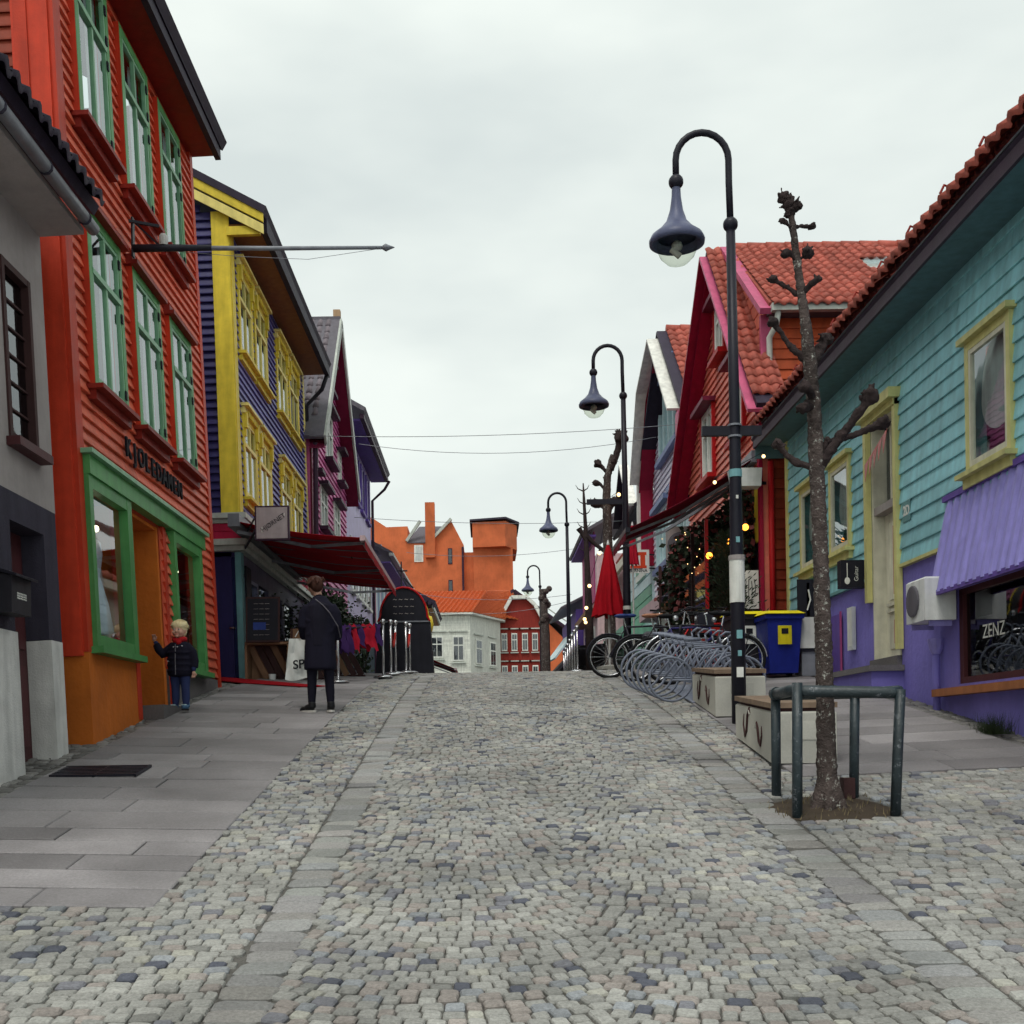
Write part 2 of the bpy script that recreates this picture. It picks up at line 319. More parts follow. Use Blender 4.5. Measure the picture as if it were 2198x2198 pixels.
class House:
    """left row: o=+1 (front faces +X); right row: o=-1.  d = distance out from the front wall plane."""
    def __init__(s, name, label, X0, Y0, Zb, lean=0, o=1, cat='house', group=None):
        s.X0, s.Y0, s.Zb, s.o = X0, Y0, Zb, o
        s.root = thing(name, label, cat, (X0, Y0, Zb), 0, group, (0, math.atan(lean), 0))
    def P(s, d, y, z): return Vector((s.o*d, y - s.Y0, z - s.Zb))
    def bx(s, mb, d0, d1, y0, y1, z0, z1): return mb.box(s.o*d0, s.o*d1, y0-s.Y0, y1-s.Y0, z0-s.Zb, z1-s.Zb)
    def part(s, name, mat, *boxes, parent=None, smooth=False):
        mb = MB()
        for b in boxes: s.bx(mb, *b)
        return mb.build(name, mat, parent or s.root, smooth)
    def wall(s, mat, y0, y1, z0, z1, holes=(), d0=-.14, d1=0, name='wall'):
        zs = sorted({z0, z1, *[h[2] for h in holes], *[h[3] for h in holes]}); zs = [z for z in zs if z0 <= z <= z1]
        mb = MB()
        for a, b in zip(zs, zs[1:]):
            for p, q in segs(y0, y1, [(h[0], h[1]) for h in holes if h[2] < (a+b)/2 < h[3]]): s.bx(mb, d0, d1, p, q, a, b)
        return mb.build(name, mat, s.root)
    def siding(s, mat, y0, y1, z0, z1, e, holes=(), clip=None, d=0, parent=None, name='clapboard'):
        me = board_mesh(mat); n = round((z1-z0)/e)
        for i in range(n):
            z = z0 + i*e; a, b = y0, y1
            if clip:
                cl = clip(z + e*.6)
                if not cl: continue
                a, b = max(a, cl[0]), min(b, cl[1])
                if b - a < .05: continue
            cuts = [(h[0], h[1]) for h in holes if min(z+e, h[3]) - max(z, h[2]) > .5*e]
            for p, q in joints(segs(a, b, cuts)):
                jz = random.uniform(-.003, .003)
                loc = s.P(d + random.uniform(-.002,.002), p if s.o > 0 else q, z + jz)
                m = Matrix.Translation(loc) @ Matrix.Rotation(0 if s.o > 0 else math.pi, 4, 'Z') @ Matrix.Rotation(random.gauss(0,.0012), 4, 'X') @ Matrix.Diagonal((1, q-p, e*1.06, 1))
                obj(name, me, parent or s.root, m)
    def side(s, mat, d0, d1, y, z0, z1, e, clip=None, holes=(), name='clapboard'):
        # boards on the wall that faces the camera (normal -Y) between depths d0<d1
        me = board_mesh(mat); n = round((z1-z0)/e)
        for i in range(n):
            z = z0 + i*e; a, b = d0, d1
            if clip:
                cl = clip(z + e*.6)
                if not cl: continue
                a, b = max(a, cl[0]), min(b, cl[1])
                if b - a < .05: continue
            cuts = [(h[0], h[1]) for h in holes if min(z+e, h[3]) - max(z, h[2]) > .5*e]
            for p, q in segs(a, b, cuts):
                xa = min(s.o*p, s.o*q)
                m = Matrix.Translation((xa, y - s.Y0, z - s.Zb + random.uniform(-.003,.003))) @ Matrix.Rotation(-math.pi/2, 4, 'Z') @ Matrix.Diagonal((1, q-p, e*1.06, 1))
                obj(name, me, s.root, m)
    def slab(s, name, mat, pts, t, parent=None):
        # thin slab from 4 corner points (d,y,z), thickness t downwards along the normal
        p = [s.P(*q) for q in pts]; nrm = (p[1]-p[0]).cross(p[2]-p[1]).normalized()
        return MB().prism(p, nrm*t).build(name, mat, parent or s.root)
    def window(s, y0, y1, z0, z1, fm, sm=None, cw=.09, dp=.06, sash=.05, mull=1, trans=.68, sill=None, sd=.12, head=None, glass='glass', curtain=True, hinges=False, rec=.03, lm=None):
        sm = sm or fm; root = s.root
        w = MB(); zt, zb = z1, z0
        s.bx(w, 0, dp, y0, y0+cw, zb, zt); s.bx(w, 0, dp, y1-cw, y1, zb, zt); s.bx(w, 0, dp-.003, y0+cw, y1-cw, zt-cw, zt); s.bx(w, 0, dp-.003, y0+cw, y1-cw, zb, zb+cw*.7)
        W = w.build('window', fm, root)
        a, b, c, e = y0+cw, y1-cw, z0+cw*.7, z1-cw
        if lm: s.part('casing_side', lm, (-.02, dp-.004, y0-.012, y0-.001, zb, zt), parent=W)
        f = MB(); g0, g1 = dp-.055, dp-.006
        th = sash
        xs = [a + (b-a)*i/(mull+1) for i in range(mull+2)]
        zt2 = c + (e-c)*trans if trans else e
        for i, x in enumerate(xs):
            hw = th if 0 < i < mull+1 else th*.8
            x0, x1 = (x, x+hw) if i == 0 else (x-hw, x) if i == mull+1 else (x-hw/2, x+hw/2)
            s.bx(f, g0, g1, x0, x1, c, e)
        s.bx(f, g0, g1-.004, a, b, c, c+th); s.bx(f, g0, g1-.004, a, b, e-th*.8, e)
        if trans: s.bx(f, g0, g1+.012, a, b, zt2-th*.6, zt2+th*.6)
        f.build('sash', sm, W)
        for x0, x1 in zip(xs, xs[1:]):
            for q0, q1 in ([(c, zt2), (zt2, e)] if trans else [(c, e)]):
                s.part('pane', glass, (g0+.018, g0+.026, x0+.01, x1-.01, q0+.01, q1-.01), parent=W)
        if curtain:
            cu = MB(); nn = 14
            for sgn in (0, 1):
                pts = []
                for k in range(nn):
                    t = k/(nn-1); yy = (a + t*(b-a)*.36) if sgn == 0 else (b - t*(b-a)*.36)
                    pts.append((yy, -.03 + .02*math.sin(t*22)))
                vs = [s.P(dd, yy, c) for yy, dd in pts] + [s.P(dd, yy, e) for yy, dd in pts]
                cu.add(vs, [(k, k+1, nn+k+1, nn+k) for k in range(nn-1)])
            cu.build('curtain', 'curtain', W)
        if sill: s.part('sill', sill, (-.01, sd, y0-.07, y1+.07, z0-.05, z0-.002), (-.01, sd*.55, y0-.03, y1+.03, z0-.15, z0-.05), parent=W)
        if head: s.part('head_board', head, (-.01, sd*.9, y0-.07, y1+.07, z1+.002, z1+.05), (-.01, dp+.012, y0-.02, y1+.02, z1+.05, z1+.14), parent=W)
        if hinges:
            for zz in (c+.12, zt2-.18, zt2+.1, e-.12): s.part('hinge', 'ink', (dp-.002, dp+.012, y1-cw-.03, y1-cw+.02, zz-.05, zz+.05), parent=W)
        return W
FONT = {}
def lettering(txt, size, mat, parent, mtx, depth=.004, name='lettering', bold=False, align='CENTER', shear=0):
    cu = bpy.data.curves.new(name, 'FONT'); cu.body = txt; cu.size = size; cu.extrude = depth; cu.align_x = align; cu.align_y = 'CENTER'; cu.shear = shear
    if bold: cu.offset = size*.02
    cu.materials.append(M[mat]); tmp = bpy.data.objects.new(name, cu); C.objects.link(tmp)
    me = bpy.data.meshes.new_from_object(tmp.evaluated_get(bpy.context.evaluated_depsgraph_get()))
    bpy.data.objects.remove(tmp); me.name = name
    if not me.materials: me.materials.append(M[mat])
    return obj(name, me, parent, mtx)
def frame_mtx(p, x, y):
    x, y = Vector(x).normalized(), Vector(y).normalized(); z = x.cross(y).normalized(); y = z.cross(x)
    return Matrix(((x.x,y.x,z.x,p[0]),(x.y,y.y,z.y,p[1]),(x.z,y.z,z.z,p[2]),(0,0,0,1)))
# ================= ground
g = MB(); ys = [-12, -8, -4] + [i*.5 for i in range(-4, 61)] + [32+2*i for i in range(15)] + [64, 70, 80, 100, 140, 200, 300, 400]
xs = [-300, -120, -50, -20, -12, -6, -4, -3, -1.9, 0, 1.9, 3, 4, 6, 12, 20, 50, 120, 300]
g.add([(x, y, gz(x, y) - .016 - (1.5 if abs(x) > 60 else 0)) for y in ys for x in xs],
      [(j*len(xs)+i, j*len(xs)+i+1, (j+1)*len(xs)+i+1, (j+1)*len(xs)+i) for j in range(len(ys)-1) for i in range(len(xs)-1)])
road = g.build('road', 'joint', None, True); tag(road, kind='structure')
def col_stone():
    r = random.random(); v = random.gauss(.285, .03)
    if r < .03: return (.08,.085,.11)
    if r < .09: return (.17,.17,.19)
    if r < .22: return (v*.98, v*.87, v*.80)
    if r < .30: return (v*.84, v*.88, v*.93)
    if r < .36: return (v*1.16, v*1.13, v*.99)
    return (v*1.0, v*.985, v*.92)
def stone_pts(w, l, hh=.03, n=8):
    # hewn sett with knocked-off corners: rim, shoulder, slightly domed top
    ring = []
    for cx, cy in ((.5,-.33),(.5,.33),(.33,.5),(-.33,.5),(-.5,.33),(-.5,-.33),(-.33,-.5),(.33,-.5)):
        c = random.uniform(1.0, 1.22)
        x = cx*(c if abs(cx) < .4 else 1); y = cy*(c if abs(cy) < .4 else 1)
        ring.append((x*w*random.uniform(.94,1.03), y*l*random.uniform(.93,1.03)))
    tilt = (random.gauss(0,.03), random.gauss(0,.035)); dz = random.gauss(0,.0035)
    top = lambda x, y: dz + x*w_*tilt[0] + y*l_*tilt[1]
    w_, l_ = (1, 1) if w < .5 else (.11, .10)
    vs = [(x, y, -hh) for x, y in ring] + [(x, y, -.009 + top(x, y)) for x, y in ring] + [(x*.86, y*.86, top(x, y) + random.uniform(-.001,.001)) for x, y in ring] + [(0,0,dz+.002)]
    fs = [(k, (k+1)%n, n+(k+1)%n, n+k) for k in range(n)] + [(n+k, n+(k+1)%n, 2*n+(k+1)%n, 2*n+k) for k in range(n)] + [(2*n+k, 2*n+(k+1)%n, 3*n) for k in range(n)]
    return vs, fs
def sett(X, Y, w, l, rz):
    vs, fs = stone_pts(w, l); z = gz(X, Y); sl = slope(X, Y)
    m = Matrix.Translation((X, Y, z)) @ Matrix.Rotation(sl, 4, 'X') @ Matrix.Rotation(rz, 4, 'Z')
    return m, vs, fs
PAVL, PAVR = -1.78, 2.5          # inner edges of the two pavements
def col_big():
    v = random.gauss(.25, .03); return (v*random.uniform(.95,1.03), v*.97, v*random.uniform(.9,.98))
def in_pave(X, Y):
    if X < PAVL - .02 and Y > 6.15: return True
    if X > PAVR + .02 and Y > 9.35: return True
    return False
def in_view(X, Y):
    px = 1045 + 2490*X/Y
    return -800 < px < 3000
TREE = (2.42, 8.25)
items = []
# fan-laid centre between two border courses
y = 3.6
strip_l, strip_r = -1.02, 1.98
row = 0
Y = 3.9
cw = (strip_r - strip_l - .26) / 2
while Y < 27:
    e = .080 * random.uniform(.96, 1.04)
    x = strip_l + .13 + random.uniform(-.03, .03)
    while x < strip_r - .16:
        w = min(random.uniform(.066, .108), strip_r - .13 - x)
        xc = x + w/2; t = ((xc - strip_l - .13) % cw)/cw*2 - 1
        yy = Y - .17*(1 - t*t) ; a = math.atan(2*.17*t/(cw/2))
        if in_view(xc, yy): items.append((xc, yy, w*.955, e*.955, a*.85 + random.gauss(0,.03)))
        x += w
    # outer rows
    for xa, xb in ((-5.6, strip_l - .13), (strip_r + .13, 5.4)):
        x = xa
        while x < xb - .04:
            w = min(random.uniform(.075, .125), xb - x); xc = x + w/2
            if in_view(xc, Y) and not in_pave(xc, Y) and (abs(xc-TREE[0]) > .42 or abs(Y-TREE[1]) > .40):
                items.append((xc, Y + .012*math.sin(xc*3), w*.955, e*.955, random.gauss(0,.035)))
            x += w
    Y += e
Y = 3.7
while Y < 26:
    e = random.uniform(.11,.19)
    for xc in (strip_l, strip_r):
        if in_view(xc, Y): items.append((xc, Y + e/2, .248, e*.965, random.gauss(0,.012)))
    Y += e
items.sort(key=lambda t: t[1])
variants = []
def colored(me, cols):
    a = me.color_attributes.new('Col', 'FLOAT_COLOR', 'POINT')
    a.data.foreach_set('color', [c for q in cols for c in (*q, 1)])
for k in range(60):
    vs, fs = stone_pts(1, 1); b = MB(); b.add([(x, y_, z) for x, y_, z in vs], fs); me = b.mesh('cobblestone', 'cobble', False); colored(me, [col_stone()]*len(vs)); variants.append(me)
big = []
for k in range(12):
    vs, fs = stone_pts(1, 1); b = MB(); b.add(vs, fs); me = b.mesh('cobblestone', 'cobble', False); colored(me, [col_big()]*len(vs)); big.append(me)
cnt = 0; rest = MB(); cols = []
for X, Y, w, l, a in items:
    px = 1045 + 2490*X/Y; py = 1590 - 2490*(gz(X,Y)-EYE)/Y
    if cnt < 300 and py < 2215 and 0 < px < 2198:
        m = Matrix.Translation((X, Y, gz(X,Y))) @ Matrix.Rotation(slope(X,Y), 4, 'X') @ Matrix.Rotation(a, 4, 'Z') @ Matrix.Diagonal((w, l, 1, 1))
        obj('cobblestone', random.choice(big if w > .2 else variants), road, m); cnt += 1
    else:
        m, vs, fs = sett(X, Y, w, l, a); c = col_big() if w > .2 else col_stone()
        rest.add([m @ Vector(v) for v in vs], fs); cols += [c]*len(vs)
ro = rest.build('cobblestones', 'cobble', road, False); colored(ro.data, cols); ro['kind'] = 'stuff'
# pavements: flag by flag
def pavement(name, xa, xb, ya, yb, sgn, skip=None):
    p = MB(); n = int((yb-ya)/.8)
    yy = [ya + (yb-ya)*i/n for i in range(n+1)]
    p.add([(x, q, gz(x, q) - .02) for q in yy for x in (xa, (xa+xb)/2, xb)], [(3*i+k, 3*i+k+1, 3*i+k+4, 3*i+k+3) for i in range(n) for k in range(2)])
    base = p.build(name, 'joint', None, True); tag(base, kind='structure')
    Y = ya; r = 0
    while Y < yb:
        d = random.choice([.34, .38, .42, .46, .52]) * (1.0 if Y < 14 else 1.05)
        x = xa + (random.uniform(.25, 1.2) if r % 2 else 0); cuts = [xa]
        if r % 2: cuts.append(x)
        while x < xb - .55:
            x += random.uniform(.75, 1.35)
            if x < xb - .35: cuts.append(x)
        cuts.append(xb)
        for a, b in zip(cuts, cuts[1:]):
            if b - a < .05: continue
            xc, yc = (a+b)/2, Y + d/2
            if skip and skip(xc, yc): continue
            h = random.gauss(0, .0014); w2, d2 = (b-a)/2 - .005, d/2 - .011
            s = MB().cbox(-w2, w2, -d2, d2, -.05, h + .012, .007)
            o = s.build('paving_slab', 'flag', base)
            o.matrix_basis = Matrix.Translation((xc, yc, gz(xc, yc))) @ Matrix.Rotation(slope(xc, yc), 4, 'X') @ Matrix.Rotation(math.atan(.03)*(1 if xc < 0 else -1) + random.gauss(0,.0015), 4, 'Y')
        Y += d; r += 1
    return base
lp = pavement('left_pavement', -3.72, PAVL, 6.15, 24.5, -1)
rp = pavement('right_pavement', PAVR, 4.72, 9.35, 21, 1)
# rough setts along the house walls
wallsetts = MB(); wc = []
for xa, xb, ya, yb in ((-4.35, -3.73, 6.2, 19), (4.73, 5.1, 9.4, 19)):
    Y = ya
    while Y < yb:
        e = random.uniform(.09,.13); x = xa
        while x < xb:
            w = random.uniform(.1,.16); m, vs, fs = sett(x+w/2, Y, w*.9, e*.9, random.gauss(0,.1)); c = random.uniform(.12,.24)
            wallsetts.add([m @ (Vector(v) + Vector((0,0,-.004))) for v in vs], fs); wc += [(c, c*.95, c*.9)]*len(vs); x += w
        Y += e
o = wallsetts.build('wall_edge_setts', 'cobble', road, True); colored(o.data, wc); o['kind'] = 'stuff'
# iron grating by the grey house door
gr = MB(); 
for k in range(7): gr.box(-.36, .36, -.22+k*.068, -.19+k*.068, 0, .02)
for k in (-.36, 0, .35): gr.box(k, k+.02, -.22, .24, -.005, .017)
gt = gr.build('floor_grating', 'black_metal'); gt.location = (-3.3, 9.9, gz(-3.3, 9.9)+.014); gt.rotation_euler = (slope(-3.3,9.9),0,0); tag(gt, 'dark iron grating let into the pavement by the charcoal house', 'grating')
# ================= LEFT ROW
# ---- grey plaster house with charcoal base
h = House('plaster_house', 'pale grey plaster house with charcoal base and brown door, beside the orange house', -3.95, 9.0, 1.3, -.04, 1)
gw = [(9.98, 10.62, 4.28, 5.86), (9.86, 10.62, 1.2, 3.55)]
h.wall('grey_plaster', 6.0, 10.98, 3.81, 6.5, gw, -.25, 0)
h.wall('charcoal', 6.0, 10.94, 2.59, 3.806, gw, -.25, .012, name='painted_base')
h.wall('white_plaster', 6.0, 10.9, .6, 2.585, gw, -.25, .03, name='plinth')
h.part('back_wall', 'grey_plaster', (-5, -4.8, 6, 10.98, .6, 6.5), (-4.8, -.25, 10.8, 10.98, .6, 6.5), (-4.8, -.25, 6.0, 6.2, .6, 6.5))
d = h.part('door', 'brown_door', (-.24, -.2, 9.86, 10.62, 1.3, 3.55))
for za, zb in ((1.62, 2.35), (2.5, 3.35)):
    for ya, yb in ((9.93, 10.2), (10.28, 10.55)): h.part('door_panel', 'brown_door', (-.2, -.185, ya, yb, za, zb), parent=d)
h.part('handle', 'chrome', (-.185, -.13, 9.9, 9.92, 2.4, 2.5), parent=d)
w = h.part('window', 'wood_dark', (-.1, .02, 9.98, 10.04, 4.28, 5.86), (-.1, .02, 10.56, 10.62, 4.28, 5.86), (-.1, .017, 10.04, 10.56, 5.8, 5.86), (-.1, .017, 10.04, 10.56, 4.28, 4.34))
for k in range(6):
    za = 4.34 + k*.2433
    h.part('pane', 'glass_dark', (-.06, -.05, 10.04, 10.56, za+.01, za+.235), parent=w)
    if k: h.part('glazing_bar', 'wood_dark', (-.075, -.03, 10.04, 10.56, za-.009, za+.009), parent=w)
h.part('sill', 'brown_door', (-.05, .12, 9.92, 10.68, 4.2, 4.277), parent=w)
h.part('blind', 'curtain', (-.2, -.19, 10.0, 10.6, 4.3, 5.85), parent=w)
rf = h.slab('roof', 'tile_dark', [(.52, 5.8, 6.62), (.52, 11.0, 6.62), (-2.4, 11.0, 8.4), (-2.4, 5.8, 8.4)], .1)
h.part('eave_board', 'grey_plaster', (0, .42, 5.9, 10.98, 6.44, 6.5), parent=rf)
tiles(h.root, h.P(.54, 5.8, 6.66) + Vector((-.5, 0, .29)), (0,1,0), (.86, 0, -.507), 24, 2, 'tile_dark')
gt = MB().tube([h.P(.5, 5.8, 6.5), h.P(.5, 11.02, 6.5)], .06, 10)
gto = gt.build('gutter', 'grey_metal', h.root, True)
for k in range(6): MB().tube([h.P(.5, 6+k*.95, 6.5), h.P(.5, 6.03+k*.95, 6.5)], .067, 10).build('gutter_clip', 'charcoal', gto)
mb = thing('mailbox', 'dark green metal mailbox with white print beside the brown door', 'mailbox', h.root.matrix_basis @ h.P(.0, 9.54, 2.72))
MB().cbox(.03, .2, -.2, .2, -.02, .32, .03).build('box', 'bin_black', mb); MB().prism([(.02,-.23,.33),(.25,-.23,.27),(.25,-.23,.29),(.02,-.23,.36)], (0,.46,0)).build('lid', 'black_metal', mb)
lettering('≋≋≋', .12, 'paper', mb, frame_mtx((.203, 0, .12), (0,1,0), (0,0,1)), .001, 'print')
# ---- orange clapboard house
h = House('orange_house', 'tall orange clapboard house with green framed windows and a dress shop below', -3.95, 14.3, 2.4, -.04, 1)
W3 = [(11.95, 13.08), (13.52, 14.66), (15.10, 16.2)]
holes = [(a, b, 8.13, 10.05) for a, b in W3] + [(a, b, 5.33, 7.2) for a, b in W3] + [(11.56, 16.3, 4.33, 4.52), (11.56, 12.95, 2.56, 4.33), (13.13, 14.36, 1.8, 4.33), (14.7, 16.2, 2.56, 4.33)]
vis = [(a+.05, b-.05, c+.04, e-.04) for a, b, c, e in holes]
h.wall('orange_dark', 11.45, 17.1, 2.56, 10.35, vis)
h.siding('orange_board', 11.62, 16.98, 2.58, 10.3, .132, holes)
h.part('corner_board', 'orange_dark', (-.1, .05, 11.42, 11.62, 2.54, 10.34)); h.part('corner_board', 'orange_dark', (-.1, .05, 16.98, 17.13, 2.4, 10.34))
# wall that faces down the street
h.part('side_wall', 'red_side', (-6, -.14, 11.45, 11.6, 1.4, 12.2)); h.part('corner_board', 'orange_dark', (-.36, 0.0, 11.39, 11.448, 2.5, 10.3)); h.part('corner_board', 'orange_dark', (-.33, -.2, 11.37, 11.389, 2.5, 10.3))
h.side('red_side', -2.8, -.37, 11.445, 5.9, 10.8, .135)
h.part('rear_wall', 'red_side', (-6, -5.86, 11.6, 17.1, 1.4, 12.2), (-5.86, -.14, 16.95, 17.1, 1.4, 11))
h.part('floor_plate', 'interior', (-5.8, -.15, 11.6, 16.9, 4.6, 4.75), (-5.8, -.15, 11.6, 16.9, 7.55, 7.7))
h.wall('orange_plaster', 11.43, 13.13, 1.2, 2.555, [], -.3, .045, name='plinth'); h.wall('step_stone', 14.36, 17.1, 1.9, 2.55, [], -.3, .03, name='foundation')
for a, b in W3:
    h.window(a, b, 8.13, 10.05, 'green', 'green_light', .10, .10, sill='sill_red', sd=.2, hinges=True, lm='orange_dark')
    h.window(a, b, 5.33, 7.2, 'green', 'green_light', .10, .10, sill='sill_red', sd=.2, head='sill_red', hinges=True, lm='orange_dark')
sh = h.part('shop_header', 'green', (0, .12, 11.56, 16.3, 4.33, 4.52)); h.part('drip_board', 'green_light', (-.02, .17, 11.5, 16.36, 4.523, 4.57), parent=sh)
for a, b in ((11.56, 12.95), (14.7, 16.16)):
    w = h.part('shop_window', 'green', (0, .1, a, a+.11, 2.6, 4.328), (0, .1, b-.16, b, 2.6, 4.328), (0, .097, a+.11, b-.16, 4.2, 4.328), (0, .097, a+.11, b-.16, 2.6, 2.72))
    h.part('sill', 'green', (0, .17, a-.05, b+.06, 2.53, 2.598), parent=w)
    h.part('pane', 'glass', (.01, .02, a+.1, b-.15, 2.7, 4.22), parent=w)
    h.part('display_back', 'curtain', (-.55, -.53, a-.15, b+.15, 2.56, 4.3), parent=w)  # back board kept pale in place of the sky reflected in the glass
    h.part('display_floor', 'white_board', (-.53, -.02, a-.1, b+.1, 2.56, 2.6), parent=w)
    for k in range(3):
        yy = a + .3 + k*.38; dr = MB(); prof = [(.21,0),(.17,.3),(.09,.62),(.13,.85),(.12,.98),(.05,1.05)]
        dr.lathe([(r, z) for r, z in prof], 12, h.P(-.28, yy, 2.75 + .05*k)); dr.build('dress', ('curtain','dusty_pink','lilac_board')[k], w, True)
    l = MB().ball(h.P(-.15, b-.5, 3.95), .035).build('lamp', 'shop_lamp', w)
# recessed entrance
e = h.part('doorway', 'orange_plaster', (-.95, 0, 14.24, 14.36, 2.1, 4.33), (-.95, -.0, 13.08, 13.13, 1.9, 4.33), (-.95, -.01, 13.13, 14.24, 4.25, 4.328), (-1.0, -.95, 13.13, 14.3, 1.9, 4.3))
h.part('corner_post', 'orange_dark', (0, .05, 12.97, 13.12, 1.9, 4.32)); h.part('corner_post', 'orange_dark', (0, .05, 14.37, 14.5, 2.1, 4.32))
h.siding('orange_board', 14.5, 14.7, 2.58, 4.33, .132, name='clapboard')
dd = h.part('door', 'lilac_post', (-.93, -.88, 13.3, 14.15, 2.05, 4.1)); h.part('pane', 'glass_dark', (-.885, -.87, 13.45, 14.0, 2.6, 3.95), parent=dd); h.part('handle', 'chrome', (-.88, -.82, 13.36, 13.39, 2.9, 3.1), parent=dd)
h.part('side_door_frame', 'lilac_post', (-.55, -.35, 14.21, 14.238, 2.1, 3.9)); h.part('step', 'step_stone', (-.9, .28, 13.14, 14.35, 1.75, 2.06))
# sign letters, one mesh each
n = 'KJOLEDAMEN'
for i, ch in enumerate(n):
    y = 13.0 + i*.243
    for off, m, nm in ((0, 'ink', 'letter'),):
        lettering(ch, .30, m, h.root, frame_mtx(h.P(.07, y+.06, 4.95), (0,1,0), (0,0,1)), .012, nm, True)
# roof
rf = h.slab('roof', 'tile_dark', [(.48, 11.0, 10.42), (.48, 17.25, 10.42), (-3, 17.35, 12.6), (-3, 11.0, 12.6)], .14)
h.part('soffit', 'sill_red', (-.05, .38, 11.1, 17.15, 10.3, 10.34), parent=rf); h.part('fascia', 'tile_dark', (.38, .46, 11.05, 17.2, 10.26, 10.44), parent=rf)
# ---- flagpole
fp = thing('flagpole', 'grey horizontal flagpole with pointed tip jutting from the orange house', 'flagpole', (-3.98, 13.35, 7.33))
MB().tube([(0,0,0),(.35,0,.0),(.9,.02,.0)], [.045,.042,.032], 10).build('socket', 'black_metal', fp, True)
MB().tube([(.3,0,0),(1.6,.06,0),(2.85,.12,.015)], [.028,.025,.02], 10).build('pole', 'grey_metal', fp, True)
MB().lathe([(.01,-.06),(.035,-.02),(.045,.0),(.03,.03),(.004,.1)], 10).build('finial', 'grey_metal', fp, True).matrix_basis = Matrix.Translation((2.9,.12,.015)) @ Matrix.Rotation(R(90), 4, 'Y')
b = MB().bar((0,0,-.1),(0,0,.35),.08,.02).bar((0,-.15,.25),(.3,.0,.25),.03,.03).bar((.02,0,.3),(.3,0,.03),.02,.02); b.build('bracket', 'black_metal', fp)
MB().tube([(.5,.03,-.03),(1.2,.05,-.09),(2.0,.09,-.12),(2.8,.12,0)], .003, 4).build('halyard', 'grey_metal', fp)
MB().lathe([(.05,0),(.055,.05),(.05,.1),(.03,.13)], 10, (.35,.0,.03)).build('lamp_cap', 'white_plaster', fp)
# ---- navy house with yellow trim
h = House('navy_house', 'navy clapboard house with yellow windows and corner boards above a red awning', -4.0, 22.8, 2.6, -.02, 1)
WN = [(19.6, 20.75), (20.95, 22.15), (23.15, 24.4), (24.6, 25.85)]
holes = [(a, b, z0, z1) for a, b in WN for z0, z1 in ((8.25, 9.75), (5.78, 7.25))]
vis = [(a+.05, b-.05, c+.04, e-.04) for a, b, c, e in holes]
h.wall('navy', 19.2, 26.85, 5.38, 10.2, vis); h.siding('navy_sky_gloss', 19.42, 26.66, 5.42, 10.15, .125, holes)
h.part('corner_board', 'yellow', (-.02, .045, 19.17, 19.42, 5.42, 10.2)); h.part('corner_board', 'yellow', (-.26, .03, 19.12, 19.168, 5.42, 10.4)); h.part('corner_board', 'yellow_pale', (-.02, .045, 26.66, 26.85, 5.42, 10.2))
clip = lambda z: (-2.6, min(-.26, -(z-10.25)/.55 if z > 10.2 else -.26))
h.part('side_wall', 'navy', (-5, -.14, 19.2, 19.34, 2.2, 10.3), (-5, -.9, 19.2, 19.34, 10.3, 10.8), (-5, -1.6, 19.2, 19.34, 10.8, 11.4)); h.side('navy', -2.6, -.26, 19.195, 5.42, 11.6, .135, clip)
h.part('rear_wall', 'navy', (-5, -4.86, 19.34, 26.85, 2.2, 12), (-4.86, -.14, 26.7, 26.85, 2.2, 11)); h.part('floor_plate', 'interior', (-4.8, -.15, 19.34, 26.7, 5.2, 5.36), (-4.8, -.15, 19.34, 26.7, 7.6, 7.75))
for a, b in WN:
    for z0, z1 in ((8.25, 9.75), (5.78, 7.25)):
        w = h.window(a, b, z0, z1, 'yellow', 'yellow_pale', .11, .065, sash=.055, sill='yellow', sd=.17, trans=.66)
        for yy in (a+.02, b-.16): h.part('bracket', 'yellow', (.06, .12, yy, yy+.12, z1-.28, z1-.02), (.06, .095, yy+.02, yy+.1, z1-.42, z1-.28), parent=w)
        h.part('head_board', 'yellow_pale', (-.01, .17, a-.05, b+.05, z1+.07, z1+.12), (0, .10, a-.02, b+.02, z1-.04, z1+.07), parent=w)
        for k in range(9): h.part('dentil', 'yellow', (.10, .125, a+.2+k*.11, a+.25+k*.11, z1-.05, z1+.05), parent=w)
rf = h.slab('roof', 'tile_dark', [(.62, 19.0, 10.3), (.62, 27.0, 10.3), (-3, 27.0, 12.35), (-3, 19.0, 12.35)], .12)
h.part('soffit', 'soffit_brown', (0, .54, 19.15, 26.9, 10.14, 10.19), parent=rf)
h.part('fascia', 'tile_dark', (.54, .64, 19.25, 26.95, 10.08, 10.32), parent=rf)
for off, t, m in ((0, .2, 'yellow'), (-.2, .16, 'yellow_pale')):
    MB().prism([h.P(.62, 19.02, 10.16+off), h.P(-3, 19.02, 12.16+off), h.P(-3, 19.02, 12.16+off+t), h.P(.62, 19.02, 10.16+off+t)], (0, .045 + off*.1, 0)).build('barge_board', m, rf)
h.part('eave_return', 'yellow', (0, .55, 19.06, 19.15, 9.98, 10.12), parent=rf)
